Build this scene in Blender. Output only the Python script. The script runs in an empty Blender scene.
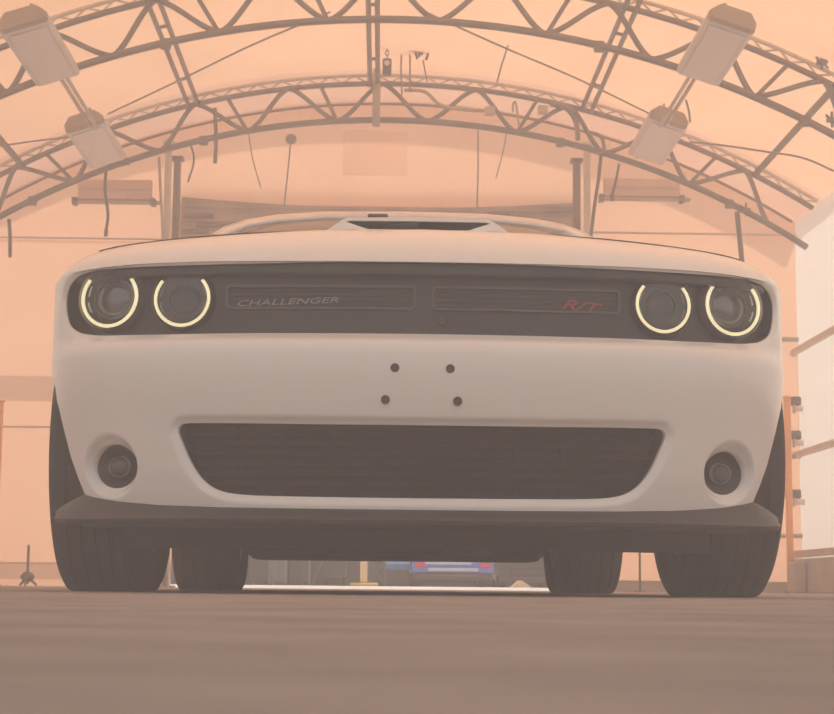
import bpy, bmesh, math, random
from mathutils import Vector, Matrix
from mathutils.geometry import delaunay_2d_cdt

random.seed(7)
SC = bpy.context.scene
COL = SC.collection
PI = math.pi

# ------------------------------------------------------------------ camera
W, H, F = 834, 714, 1700.0
CAM = Vector((0, 0, 0.015))
ROLL = math.radians(0.55)          # the horizon drops to the right
VPX, VPY = 380.0, 588.0            # where the tent axis (+Y) vanishes
_a, _b = VPX - W / 2, VPY - H / 2
_u = _a * math.cos(ROLL) + _b * math.sin(ROLL)
_v = -_a * math.sin(ROLL) + _b * math.cos(ROLL)
PITCH = math.atan2(_v, F)
YAW = math.atan2(-_u * math.cos(PITCH), F)
fwd = Vector((math.sin(YAW) * math.cos(PITCH), math.cos(YAW) * math.cos(PITCH), math.sin(PITCH)))
rt0 = Vector((math.cos(YAW), -math.sin(YAW), 0))
up0 = rt0.cross(fwd)
rt = rt0 * math.cos(ROLL) + up0 * math.sin(ROLL)
up = up0 * math.cos(ROLL) - rt0 * math.sin(ROLL)
cd = bpy.data.cameras.new('camera')
cd.sensor_width = 36.0
cd.lens = F / W * 36.0
cd.clip_start = 0.01
cd.clip_end = 300
cd.dof.use_dof = True
cd.dof.focus_distance = 3.9
cd.dof.aperture_fstop = 40
camo = bpy.data.objects.new('camera', cd)
COL.objects.link(camo)
M = Matrix((rt, up, -fwd)).transposed().to_4x4()
M.translation = CAM
camo.matrix_world = M
SC.camera = camo


def pix(px, py, D):
    """survey helper: the point at depth D (world Y) on the sight line of a photograph pixel"""
    d = fwd + rt * ((px - W / 2) / F) + up * ((H / 2 - py) / F)
    return CAM + d * (D / d.y)


# ------------------------------------------------------------------ world, sun, exposure
wd = bpy.data.worlds.new('world')
SC.world = wd
wd.use_nodes = True
bg = wd.node_tree.nodes['Background']
bg.inputs[0].default_value = (0.91, 0.935, 0.96, 1)
bg.inputs[1].default_value = 0.78
sl = bpy.data.lights.new('sun', 'SUN')
sl.energy = 4.5
sl.angle = math.radians(1.5)
sl.color = (1, 0.95, 0.86)
so = bpy.data.objects.new('sun', sl)
COL.objects.link(so)
so.rotation_euler = Vector((-0.42, -0.45, -1.0)).to_track_quat('-Z', 'Y').to_euler()
SC.view_settings.view_transform = 'Standard'
SC.view_settings.look = 'None'
SC.view_settings.gamma = 1
SC.view_settings.use_curve_mapping = False
SC.view_settings.exposure = 0.0
SC.cycles.max_bounces = 10
SC.cycles.diffuse_bounces = 5
SC.cycles.glossy_bounces = 4
SC.cycles.transmission_bounces = 8
SC.cycles.transparent_max_bounces = 16
SC.cycles.volume_bounces = 2
SC.cycles.use_denoising = True
SC.cycles.caustics_reflective = False
SC.cycles.caustics_refractive = False
SC.cycles.sample_clamp_indirect = 8.0

# ------------------------------------------------------------------ materials
MATS = {}


def mat(name, col, rough=0.6, metal=0.0, var=0.08, scale=6.0, bump=0.0, bscale=60.0, coat=0.0, spec=0.5):
    m = bpy.data.materials.new(name)
    m.use_nodes = True
    nt = m.node_tree
    p = nt.nodes['Principled BSDF']
    p.inputs['Roughness'].default_value = rough
    p.inputs['Metallic'].default_value = metal
    p.inputs['Coat Weight'].default_value = coat
    p.inputs['Coat Roughness'].default_value = 0.06
    p.inputs['Specular IOR Level'].default_value = spec
    tc = nt.nodes.new('ShaderNodeTexCoord')
    nz = nt.nodes.new('ShaderNodeTexNoise')
    nz.inputs['Scale'].default_value = scale
    nz.inputs['Detail'].default_value = 5
    nt.links.new(tc.outputs['Object'], nz.inputs['Vector'])
    rp = nt.nodes.new('ShaderNodeValToRGB')
    rp.color_ramp.elements[0].position = 0.3
    rp.color_ramp.elements[1].position = 0.7
    rp.color_ramp.elements[0].color = tuple(c * (1 - var) for c in col) + (1,)
    rp.color_ramp.elements[1].color = tuple(min(1, c * (1 + var)) for c in col) + (1,)
    nt.links.new(nz.outputs['Fac'], rp.inputs['Fac'])
    nt.links.new(rp.outputs['Color'], p.inputs['Base Color'])
    if bump:
        n2 = nt.nodes.new('ShaderNodeTexNoise')
        n2.inputs['Scale'].default_value = bscale
        n2.inputs['Detail'].default_value = 6
        nt.links.new(tc.outputs['Object'], n2.inputs['Vector'])
        b = nt.nodes.new('ShaderNodeBump')
        b.inputs['Strength'].default_value = bump
        b.inputs['Distance'].default_value = 0.01
        nt.links.new(n2.outputs['Fac'], b.inputs['Height'])
        nt.links.new(b.outputs['Normal'], p.inputs['Normal'])
    MATS[name] = m
    return m


def fabric(name, refl, trans, mix=0.55, var=0.05, scale=1.2):
    m = bpy.data.materials.new(name)
    m.use_nodes = True
    nt = m.node_tree
    nt.nodes.remove(nt.nodes['Principled BSDF'])
    out = nt.nodes['Material Output']
    tc = nt.nodes.new('ShaderNodeTexCoord')
    nz = nt.nodes.new('ShaderNodeTexNoise')
    nz.inputs['Scale'].default_value = scale
    nz.inputs['Detail'].default_value = 4
    nt.links.new(tc.outputs['Object'], nz.inputs['Vector'])

    def ramp(c):
        r = nt.nodes.new('ShaderNodeValToRGB')
        r.color_ramp.elements[0].position = 0.3
        r.color_ramp.elements[1].position = 0.7
        r.color_ramp.elements[0].color = tuple(x * (1 - var) for x in c) + (1,)
        r.color_ramp.elements[1].color = tuple(min(1, x * (1 + var)) for x in c) + (1,)
        nt.links.new(nz.outputs['Fac'], r.inputs['Fac'])
        return r
    d = nt.nodes.new('ShaderNodeBsdfDiffuse')
    t = nt.nodes.new('ShaderNodeBsdfTranslucent')
    nt.links.new(ramp(refl).outputs[0], d.inputs[0])
    nt.links.new(ramp(trans).outputs[0], t.inputs[0])
    x = nt.nodes.new('ShaderNodeMixShader')
    x.inputs[0].default_value = mix
    nt.links.new(d.outputs[0], x.inputs[1])
    nt.links.new(t.outputs[0], x.inputs[2])
    nt.links.new(x.outputs[0], out.inputs['Surface'])
    MATS[name] = m
    return m


def emit(name, col, strength):
    m = bpy.data.materials.new(name)
    m.use_nodes = True
    p = m.node_tree.nodes['Principled BSDF']
    p.inputs['Base Color'].default_value = (*col, 1)
    p.inputs['Emission Color'].default_value = (*col, 1)
    p.inputs['Emission Strength'].default_value = strength
    MATS[name] = m
    return m


def glass(name, tint, gloss=0.1, rough=0.03):
    m = bpy.data.materials.new(name)
    m.use_nodes = True
    nt = m.node_tree
    nt.nodes.remove(nt.nodes['Principled BSDF'])
    out = nt.nodes['Material Output']
    tr = nt.nodes.new('ShaderNodeBsdfTransparent')
    tr.inputs[0].default_value = (*tint, 1)
    gl = nt.nodes.new('ShaderNodeBsdfGlossy')
    gl.inputs['Roughness'].default_value = rough
    fr = nt.nodes.new('ShaderNodeFresnel')
    fr.inputs[0].default_value = 1.5
    mx = nt.nodes.new('ShaderNodeMath')
    mx.operation = 'MAXIMUM'
    mx.inputs[1].default_value = gloss
    nt.links.new(fr.outputs[0], mx.inputs[0])
    x = nt.nodes.new('ShaderNodeMixShader')
    nt.links.new(mx.outputs[0], x.inputs[0])
    nt.links.new(tr.outputs[0], x.inputs[1])
    nt.links.new(gl.outputs[0], x.inputs[2])
    nt.links.new(x.outputs[0], out.inputs['Surface'])
    MATS[name] = m
    return m


fabric('roof_fabric', (0.80, 0.57, 0.45), (0.97, 0.535, 0.33), 0.55)
fabric('gable_fabric', (0.80, 0.57, 0.46), (1.0, 0.57, 0.37), 0.58, 0.03)
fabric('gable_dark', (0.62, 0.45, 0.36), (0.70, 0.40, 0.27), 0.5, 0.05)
fabric('shaded_bay_fabric', (0.72, 0.52, 0.43), (0.80, 0.46, 0.33), 0.48, 0.06)  # shade of the last roof bay, behind the gable truss, put into the cloth colour
fabric('patch_fabric', (0.80, 0.60, 0.50), (0.98, 0.93, 0.90), 0.90, 0.03)
mat('vent_pale', (0.72, 0.53, 0.42), 0.8, 0, 0.04, 3)
fabric('side_fabric', (0.88, 0.85, 0.82), (1.0, 0.93, 0.87), 0.60, 0.01)
mat('asphalt', (0.335, 0.295, 0.272), 0.9, 0, 0.16, 7.0, 0.25, 160, spec=0.2)
mat('outside_pavement', (0.62, 0.58, 0.56), 0.9, 0, 0.1, 1.0, 0.2, 60)
mat('concrete', (0.42, 0.38, 0.34), 0.85, 0, 0.12, 3, 0.3, 50)
mat('truss_steel', (0.16, 0.14, 0.12), 0.5, 0.3, 0.2, 4)
mat('galvanised', (0.40, 0.36, 0.31), 0.45, 0.4, 0.15, 5)
mat('pale_steel', (0.62, 0.55, 0.46), 0.5, 0.1, 0.1, 5)
mat('dark_steel', (0.10, 0.09, 0.08), 0.5, 0.2, 0.2, 5)
mat('lamp_housing', (0.62, 0.58, 0.56), 0.5, 0, 0.05, 3)
mat('lamp_end', (0.36, 0.29, 0.22), 0.6, 0, 0.1, 3)
mat('lamp_diffuser', (0.66, 0.62, 0.61), 0.35, 0, 0.03, 3)
mat('cable_black', (0.07, 0.06, 0.055), 0.6, 0, 0.1, 20)
mat('wire_grey', (0.22, 0.19, 0.16), 0.6, 0.2, 0.1, 20)
mat('vent_grey', (0.58, 0.47, 0.40), 0.7, 0, 0.06, 4)
mat('slat_tan', (0.42, 0.35, 0.30), 0.7, 0, 0.25, 2.2)
mat('slat_dark', (0.20, 0.16, 0.14), 0.7, 0, 0.15, 3)
mat('orange_paint', (0.85, 0.36, 0.10), 0.5, 0, 0.08, 4)
mat('knob_white', (0.75, 0.72, 0.68), 0.5, 0, 0.05, 9)
mat('white_paint', (0.835, 0.82, 0.80), 0.28, 0, 0.01, 2, coat=0.6)
mat('black_gloss', (0.018, 0.017, 0.017), 0.32, 0, 0.1, 6)
mat('black_plastic', (0.03, 0.028, 0.027), 0.55, 0, 0.15, 12, 0.1, 300)
mat('lip_plastic', (0.036, 0.036, 0.035), 0.48, 0, 0.1, 8, 0.08, 400)
mat('grille_black', (0.014, 0.0135, 0.013), 0.7, 0, 0.1, 9, spec=0.2)
mat('insert_frame', (0.085, 0.08, 0.078), 0.4, 0.2, 0.06, 10)
mat('rubber', (0.035, 0.033, 0.032), 0.8, 0, 0.15, 14, 0.25, 150)
mat('alloy', (0.35, 0.34, 0.33), 0.35, 0.9, 0.08, 6)
mat('underbody', (0.02, 0.018, 0.017), 0.85, 0, 0.2, 6)
mat('trim_grey', (0.20, 0.19, 0.185), 0.35, 0.4, 0.08, 10)
mat('chrome', (0.62, 0.60, 0.58), 0.14, 1.0, 0.03, 10)
mat('badge_silver', (0.30, 0.28, 0.27), 0.3, 0.6, 0.05, 30)
mat('badge_red', (0.42, 0.035, 0.035), 0.4, 0, 0.05, 30)
mat('lamp_bowl', (0.24, 0.225, 0.23), 0.28, 0.6, 0.1, 10)
mat('fog_glass', (0.09, 0.085, 0.088), 0.15, 0.3, 0.05, 10)
mat('lamp_bowl_dark', (0.02, 0.019, 0.019), 0.35, 0.2, 0.1, 10)
mat('liner_beige', (0.45, 0.38, 0.32), 0.9, 0, 0.05, 10)
emit('halo', (1.0, 0.88, 0.52), 1.0)
glass('lens_glass', (0.95, 0.95, 0.95), 0.07, 0.02)
glass('windshield_glass', (0.45, 0.45, 0.44), 0.10, 0.02)
glass('tinted_glass', (0.18, 0.18, 0.18), 0.10, 0.03)
glass('projector_glass', (0.5, 0.5, 0.55), 0.18, 0.05)
mat('blue_paint', (0.12, 0.22, 0.62), 0.3, 0, 0.04, 3, coat=0.5)
mat('blue_tarp', (0.10, 0.20, 0.36), 0.7, 0, 0.1, 3)
mat('tail_red', (0.75, 0.05, 0.09), 0.3, 0, 0.05, 9)
mat('cabinet_grey', (0.09, 0.09, 0.085), 0.6, 0, 0.08, 3)
mat('cabinet_light', (0.15, 0.15, 0.15), 0.6, 0, 0.08, 3)
mat('dark_grey_paint', (0.05, 0.05, 0.055), 0.35, 0, 0.08, 3, coat=0.3)
mat('yellow_paint', (0.75, 0.50, 0.10), 0.6, 0, 0.1, 5)
mat('cream_post', (0.80, 0.58, 0.36), 0.6, 0, 0.06, 5)
mat('far_building', (0.07, 0.068, 0.065), 0.8, 0, 0.15, 0.6)
mat('silver_bar', (0.62, 0.66, 0.78), 0.35, 0.2, 0.05, 6)


# ------------------------------------------------------------------ mesh helpers
class MB:
    def __init__(self):
        self.v, self.f = [], []

    def add(self, vs, fs):
        o = len(self.v)
        self.v += [tuple(p) for p in vs]
        self.f += [tuple(i + o for i in f) for f in fs]
        return self

    def box(self, lo, hi, ch=0.0):
        x0, y0, z0 = lo
        x1, y1, z1 = hi
        if ch <= 0:
            vs = [(x, y, z) for z in (z0, z1) for y in (y0, y1) for x in (x0, x1)]
            return self.add(vs, [(0, 2, 3, 1), (4, 5, 7, 6), (0, 1, 5, 4), (2, 6, 7, 3), (0, 4, 6, 2), (1, 3, 7, 5)])
        bm = bmesh.new()
        bmesh.ops.create_cube(bm, size=1, matrix=Matrix.Translation(((x0 + x1) / 2, (y0 + y1) / 2, (z0 + z1) / 2)) @ Matrix.Diagonal((x1 - x0, y1 - y0, z1 - z0, 1)))
        bmesh.ops.bevel(bm, geom=bm.edges[:], offset=ch, segments=1, affect='EDGES')
        bm.verts.index_update()
        self.add([v.co for v in bm.verts], [[v.index for v in f.verts] for f in bm.faces])
        bm.free()
        return self

    def tube(self, pts, r, n=8, cap=True):
        pts = [Vector(p) for p in pts]
        rs = r if isinstance(r, (list, tuple)) else [r] * len(pts)
        vs, fs = [], []
        prev = None
        for i, p in enumerate(pts):
            t = (pts[min(i + 1, len(pts) - 1)] - pts[max(i - 1, 0)]).normalized()
            if prev is None:
                a = Vector((0, 0, 1)) if abs(t.z) < 0.9 else Vector((1, 0, 0))
                u = t.cross(a).normalized()
            else:
                u = (prev - t * prev.dot(t)).normalized()
            prev = u
            w = t.cross(u)
            for k in range(n):
                an = 2 * PI * k / n
                vs.append(p + (u * math.cos(an) + w * math.sin(an)) * rs[i])
        for i in range(len(pts) - 1):
            for k in range(n):
                a, b = i * n + k, i * n + (k + 1) % n
                fs.append((a, b, b + n, a + n))
        if cap:
            fs.append(tuple(range(n - 1, -1, -1)))
            fs.append(tuple(range((len(pts) - 1) * n, len(pts) * n)))
        return self.add(vs, fs)

    def prism(self, poly, axis, a, b):
        """polygon of 2-D points extruded along axis ('x','y','z') from a to b"""
        def p3(p, t):
            return {'x': (t, p[0], p[1]), 'y': (p[0], t, p[1]), 'z': (p[0], p[1], t)}[axis]
        n = len(poly)
        vs = [p3(p, a) for p in poly] + [p3(p, b) for p in poly]
        fs = [tuple(range(n - 1, -1, -1)), tuple(range(n, 2 * n))]
        fs += [(i, (i + 1) % n, n + (i + 1) % n, n + i) for i in range(n)]
        return self.add(vs, fs)

    def lathe(self, prof, n=32, axis='y', c=(0, 0, 0), close=False):
        """profile of (radius, along) spun around an axis through c"""
        vs, fs = [], []
        for (r, t) in prof:
            for k in range(n):
                an = 2 * PI * k / n
                a, b = r * math.cos(an), r * math.sin(an)
                p = {'y': (a, t, b), 'x': (t, a, b), 'z': (a, b, t)}[axis]
                vs.append((p[0] + c[0], p[1] + c[1], p[2] + c[2]))
        m = len(prof)
        rng = range(m if close else m - 1)
        for i in rng:
            j = (i + 1) % m
            for k in range(n):
                fs.append((i * n + k, i * n + (k + 1) % n, j * n + (k + 1) % n, j * n + k))
        return self.add(vs, fs)

    def grid(self, rows):
        n = len(rows[0])
        vs = [p for r in rows for p in r]
        fs = [(i * n + k, i * n + k + 1, (i + 1) * n + k + 1, (i + 1) * n + k) for i in range(len(rows) - 1) for k in range(n - 1)]
        return self.add(vs, fs)

    def build(self, name, m, parent=None, smooth=False, recalc=True, merge=0.0, angle=None):
        me = bpy.data.meshes.new(name)
        me.from_pydata(self.v, [], self.f)
        if recalc or merge:
            bm = bmesh.new()
            bm.from_mesh(me)
            if merge:
                bmesh.ops.remove_doubles(bm, verts=bm.verts, dist=merge)
            if recalc:
                bmesh.ops.recalc_face_normals(bm, faces=bm.faces)
            bm.to_mesh(me)
            bm.free()
        if smooth:
            me.polygons.foreach_set('use_smooth', [True] * len(me.polygons))
            if angle:
                me.set_sharp_from_angle(angle=math.radians(angle))
        me.materials.append(MATS[m])
        o = bpy.data.objects.new(name, me)
        COL.objects.link(o)
        if parent:
            o.parent = parent
        return o


def tag(o, label, cat, group=None, kind=None):
    o['label'] = label
    o['category'] = cat
    if group:
        o['group'] = group
    if kind:
        o['kind'] = kind
    return o


def thing(name, loc, label, cat, group=None):
    o = bpy.data.objects.new(name, None)
    COL.objects.link(o)
    o.location = loc
    o.empty_display_size = 0.2
    return tag(o, label, cat, group)


def struct(o):
    o['kind'] = 'structure'
    return o


def copy_tree(o, parent=None):
    c = o.copy()
    COL.objects.link(c)
    if parent:
        c.parent = parent
    for ch in o.children:
        copy_tree(ch, c)
    return c


def smooth01(t):
    t = max(0.0, min(1.0, t))
    return t * t * (3 - 2 * t)


def lerp_table(tab, x):
    if x <= tab[0][0]:
        return tab[0][1]
    for (a, u), (b, v) in zip(tab, tab[1:]):
        if x <= b:
            return u + (v - u) * (x - a) / (b - a)
    return tab[-1][1]


def spline(pts, n):
    """Catmull-Rom through the points"""
    pts = [Vector(p) for p in pts]
    out = []
    for i in range(len(pts) - 1):
        p0 = pts[i - 1] if i else pts[0] * 2 - pts[1]
        p1, p2 = pts[i], pts[i + 1]
        p3 = pts[i + 2] if i + 2 < len(pts) else p2 * 2 - p1
        for k in range(n):
            t = k / n
            out.append(0.5 * ((2 * p1) + (p2 - p0) * t + (2 * p0 - 5 * p1 + 4 * p2 - p3) * t * t + (3 * p1 - p0 - 3 * p2 + p3) * t ** 3))
    out.append(pts[-1])
    return out


# ================================================================== THE TENT
YF, D2, D1, DG = 0.5, 15.55, 19.05, 20.25     # front mouth, two trusses, gable wall
RL, ZC = 8.77, -3.41                           # lower-chord radius and arc centre height
RT, RU, RR = RL + 0.43, RL + 0.53, RL + 0.60    # upper chord, purlin tube, roof cloth
WX = 5.01                                       # half width of the tent
TH = math.asin((WX + 0.06) / RR)
EAVE = ZC + RR * math.cos(TH)


def arc(R, th):
    return (R * math.sin(th) + 0.05, ZC + R * math.cos(th))


# ground inside: finely uneven close by
mb = MB()
xs = [-7 + 0.5 * i for i in range(29)]
mb.grid([[(x, y, 0) for x in xs] for y in [-8 + 0.5 * i for i in range(58)]])
struct(mb.build('floor', 'asphalt'))
mb = MB()
mb.grid([[(-40 + 8 * i, y, z) for i in range(11)] for y, z in ((20.5, 0.0), (26.0, 0.042), (80.0, 0.05))])
struct(mb.build('pavement', 'outside_pavement'))
mb = MB()
mb.grid([[(x, y, -0.004) for x in (-60, -7.0, 7.0, 60)] for y in (-60, -8, 20.6)])
struct(mb.build('ground', 'outside_pavement'))

# roof cloth, one sheet per bay
ceil = bpy.data.objects.new('ceiling', None)
COL.objects.link(ceil)
struct(ceil)
bays = [YF, 1.55, 5.05, 8.55, 12.05, D2, D1, DG + 0.25]
for y0, y1 in zip(bays, bays[1:]):
    mb = MB()
    rows = []
    for j in range(9):
        t = j / 8
        y = y0 + (y1 - y0) * t
        sag = 0.05 * math.sin(PI * t)
        rows.append([(arc(RR - sag, -TH + 2 * TH * k / 48)[0], y, arc(RR - sag, -TH + 2 * TH * k / 48)[1]) for k in range(49)])
    mb.grid(rows)
    mb.build('roof_cloth', 'shaded_bay_fabric' if y0 == D1 else 'roof_fabric', ceil, smooth=True)

# side walls: cloth bays above a concrete upstand, with two long rails
for sgn, nm in ((1, 'wall_right'), (-1, 'wall_left')):
    wl = bpy.data.objects.new(nm, None)
    COL.objects.link(wl)
    struct(wl)
    for y0, y1 in zip(bays[:-1], bays[1:-1] + [DG]):
        mb = MB()
        mb.grid([[(sgn * WX, y0 + (y1 - y0) * k / 6, z) for k in range(7)] for z in (0.40, 1.3, 2.4, 3.3, EAVE)])
        mb.build('wall_cloth', 'side_fabric', wl)
    MB().box((min(sgn * (WX - 0.12), sgn * (WX + 0.2)), YF, 0), (max(sgn * (WX - 0.12), sgn * (WX + 0.2)), DG, 0.40), 0.015).build('upstand', 'concrete', wl)
    for z in (1.64, 2.88):
        MB().tube([(sgn * (WX - 0.05), YF, z), (sgn * (WX - 0.05), DG, z)], 0.045, 8).build('side_rail', 'pale_steel', wl, True)
    MB().box((min(sgn * (WX - 0.03), sgn * (WX - 0.09)), YF, 0.42), (max(sgn * (WX - 0.03), sgn * (WX - 0.09)), DG, 0.50)).build('bottom_rail', 'galvanised', wl)

# gable wall with its doorway
XL, XR = pix(181, 220, DG).x, pix(576, 220, DG).x
ZD = pix(400, 204, DG).z
wb = bpy.data.objects.new('wall_back', None)
COL.objects.link(wb)
struct(wb)


def gable_sheet(x0, x1, z0, z1fn, m, name='gable_cloth', n=24, dy=0.0):
    b = MB()
    rows = []
    for j in range(7):
        row = []
        for k in range(n + 1):
            x = x0 + (x1 - x0) * k / n
            zt = z1fn(x)
            zz = z0(x) if callable(z0) else z0
            row.append((x, DG + dy, zz + (zt - zz) * j / 6))
        rows.append(row)
    b.grid(rows)
    return b.build(name, m, wb, smooth=True)


roofz = lambda x: ZC + math.sqrt(RR * RR - x * x) - 0.01
gz = lambda py: pix(20, py, DG).z
gzr = lambda py: pix(792, py, DG).z
gable_sheet(XL, XR, lambda x: ZD - 0.05 + 0.10 * abs((x - (XL + XR) / 2) / ((XR - XL) / 2)) ** 2, roofz, 'gable_fabric')
# left of the door: sheets overlapping downwards
cuts = [gz(589), gz(579), gz(562), gz(427), gz(399), gz(376), gz(240)]
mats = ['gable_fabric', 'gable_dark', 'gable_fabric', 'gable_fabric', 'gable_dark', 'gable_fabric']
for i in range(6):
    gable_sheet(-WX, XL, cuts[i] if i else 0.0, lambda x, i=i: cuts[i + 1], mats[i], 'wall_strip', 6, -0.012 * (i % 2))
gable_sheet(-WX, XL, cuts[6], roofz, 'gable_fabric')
cuts_r = [0.0, 0.13, gzr(536), gzr(457), gzr(340), gzr(236)]
mats_r = ['concrete', 'gable_fabric', 'gable_fabric', 'gable_fabric', 'gable_fabric']
for i in range(5):
    gable_sheet(XR, WX, cuts_r[i], lambda x, i=i: cuts_r[i + 1], mats_r[i], 'wall_strip', 6, -0.012 * (i % 2))
gable_sheet(XR, WX, cuts_r[5], roofz, 'gable_fabric')
for i, py in enumerate((238, 427)):
    z = gz(py)
    MB().tube([(-WX, DG - 0.03, z), (XL, DG - 0.03, z)], 0.012, 6).build('wall_seam', 'vent_grey', wb)
for py in (236, 340, 457, 536):
    z = gzr(py)
    MB().tube([(XR, DG - 0.05, z), (WX, DG - 0.05, z)], 0.014 if py == 236 else 0.028, 6).build('wall_rail', 'vent_grey' if py == 236 else 'galvanised', wb)
# arched edge tube of the gable and the paler square patch
th2 = math.asin(4.95 / RR)
MB().tube([(arc(RR - 0.09, -th2 + 2 * th2 * k / 48)[0], DG - 0.10, arc(RR - 0.09, -th2 + 2 * th2 * k / 48)[1]) for k in range(49)], 0.017, 8).build('gable_tube', 'truss_steel', wb, True)
a, b = pix(343, 175, DG - 0.02), pix(407, 131, DG - 0.02)
MB().grid([[(a.x + (b.x - a.x) * i / 6, DG - 0.014 - 0.004 * math.sin(i * 2.1 + j), a.z + (b.z - a.z) * j / 4) for i in range(7)] for j in range(5)]).build('cloth_patch', 'patch_fabric', wb)

# sectional door, run up under the lintel: every slat its own piece
door = bpy.data.objects.new('door_1', None)
COL.objects.link(door)
struct(door)
zs = [pix(380, y, DG + 0.1).z for y in (198, 210, 217, 224, 231, 238, 246, 253)]
for i in range(7):
    MB().box((XL - 0.05, DG + 0.06 + 0.02 * (i % 2), zs[i + 1] - 0.012), (XR + 0.05, DG + 0.13 + 0.02 * (i % 2), zs[i] + 0.012), 0.006).build('door_slat', 'slat_tan', door)
for (p0, q0, p1, q1) in ((183, 213, 214, 217), (196, 223, 236, 226), (180, 229, 208, 233), (508, 216, 534, 220), (520, 224, 566, 228), (488, 211, 512, 214), (545, 206, 575, 212)):
    a, b = pix(p0, q1, DG), pix(p1, q0, DG)
    MB().box((a.x, DG + 0.0, a.z), (b.x, DG + 0.055, b.z), 0.008).build('door_bracket', 'slat_dark', door)

# columns beside the door
def column(px0, px1, ytop, ybase_depth, m, label, thick=0.12):
    a = pix(px0, ytop, ybase_depth)
    b = pix(px1, ytop, ybase_depth)
    t = thing('door_column', ((a.x + b.x) / 2, ybase_depth, 0), label, 'column')
    w = (b.x - a.x) / 2
    MB().box((-w, -thick / 2, 0.02), (w, thick / 2, a.z), 0.012).build('shaft', m, t)
    MB().box((-w - 0.06, -thick / 2 - 0.06, 0), (w + 0.06, thick / 2 + 0.06, 0.02)).build('base_plate', 'dark_steel', t)
    MB().box((-w - 0.03, -thick / 2 - 0.03, a.z), (w + 0.03, thick / 2 + 0.03, a.z + 0.03)).build('cap_plate', m, t)
    return t


column(166, 172, 143, 19.75, 'pale_steel', 'slim pale steel column on the side of the door under the broad wall vent')
column(174.5, 181, 160, 20.0, 'truss_steel', 'dark steel door column beside the slim pale column, nearer the bracket end of slats')
column(584, 590, 146, 19.75, 'pale_steel', 'slim pale steel column by the leaning cable, on the side with the strap buckles')
column(573, 580, 162, 20.0, 'truss_steel', 'dark steel door column next to the leaning cable and buckle side')


# ---------------------------------------------------------------- trusses
def truss(y, label):
    t = thing('roof_truss', (0, y, 0), label, 'truss')

    def curve(R, r, name, m, thl, n=64):
        MB().tube([(arc(R, -thl + 2 * thl * k / n)[0], 0.0, arc(R, -thl + 2 * thl * k / n)[1]) for k in range(n + 1)], r, 8).build(name, m, t, True)
    thl = math.asin(4.80 / RL)
    thu = math.asin(4.93 / RU)
    curve(RL, 0.038, 'bottom_chord', 'truss_steel', thl)
    curve(RT, 0.032, 'top_chord', 'truss_steel', thu)
    curve(RU, 0.022, 'upper_tube', 'pale_steel', thu)
    nl = 74
    pts_ = [arc(RT + 0.02 if k % 2 else RU - 0.005, -thu + 2 * thu * k / nl) for k in range(nl + 1)]
    MB().tube([(x, 0.0, z) for x, z in pts_], 0.011, 6).build('lacing_bar', 'pale_steel', t)
    st, sh = 0.118, -0.010
    for k in range(-5, 5):
        for (ta, tb) in ((k, k + 0.5), (k + 0.5, k + 1)):
            if abs(ta * st + sh) > thl or abs(tb * st + sh) > thl:
                continue
            Ra = RT if ta == int(ta) else RL
            Rb = RT if tb == int(tb) else RL
            p, q = arc(Ra, ta * st + sh), arc(Rb, tb * st + sh)
            # bent round bar: it flattens out where it meets a chord
            bar = []
            for i in range(11):
                u = i / 10
                e = 0.4 * u + 0.6 * (1 - math.cos(PI * u)) / 2
                bar.append((p[0] + (q[0] - p[0]) * u, 0, p[1] + (q[1] - p[1]) * e))
            MB().tube(bar, 0.028, 6).build('web_bar', 'truss_steel', t, True)
    for k in (-3.5, -1.5, -0.5, 1.5, 3.5):
        p, q = arc(RL - 0.02, k * st + sh), arc(RT, (k + 0.16 * (1 if k > 0 else -1)) * st + sh)
        MB().tube([(p[0], 0, p[1]), (q[0], 0, q[1])], 0.024, 6).build('post', 'truss_steel', t)
    for k in (-4, -2, 2, 4):
        p = arc(RL, k * st + sh)
        MB().box((p[0] - 0.05, -0.03, p[1] - 0.065), (p[0] + 0.05, 0.03, p[1] + 0.04), 0.01).build('clamp', 'truss_steel', t)
    return t


truss(D1, 'curved lattice steel truss right in front of the gable wall')
truss(D2, 'curved lattice steel truss one bay in from the gable wall')

# purlins running along the tent
def purlin(th, label, gap=0.11, y0=12.0, R=RT):
    c = arc(R, th)
    tx, tz = math.cos(th), -math.sin(th)
    t = thing('purlin', (c[0], y0, c[1]), label, 'purlin')
    L = D1 - y0
    for s in (-1, 1):
        MB().tube([(s * gap / 2 * tx, 0, s * gap / 2 * tz), (s * gap / 2 * tx, L, s * gap / 2 * tz)], 0.027, 8).build('rail', 'truss_steel', t, True)
    for k in range(int(L / 1.75)):
        y = 0.8 + 1.75 * k
        MB().tube([(-gap / 2 * tx, y, -gap / 2 * tz), (gap / 2 * tx, y, gap / 2 * tz)], 0.018, 6).build('rung', 'truss_steel', t)


purlin(-0.249, 'twin-tube purlin meeting the gable truss above the slim column under the wall vent')
purlin(0.249, 'twin-tube purlin meeting the gable truss above the column with the leaning cable')
purlin(-0.475, 'single purlin low on the roof beside the lamp boxes, far from the buckles', 0.02)
purlin(0.475, 'single purlin low on the roof above the white side wall', 0.02)
purlin(-0.021, 'ridge purlin running along the top of the roof', 0.09, R=RT - 0.02)
p = arc(RL - 0.05, 0)
o = MB().tube([(-0.11, D1 - 0.10, p[1] - 0.05), (-0.11, D1 - 0.10, p[1] + 0.62)], 0.045, 8).build('ridge_post', 'galvanised', None, True)
tag(o, 'short galvanised post at the crown of the gable truss', 'post')


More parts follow.
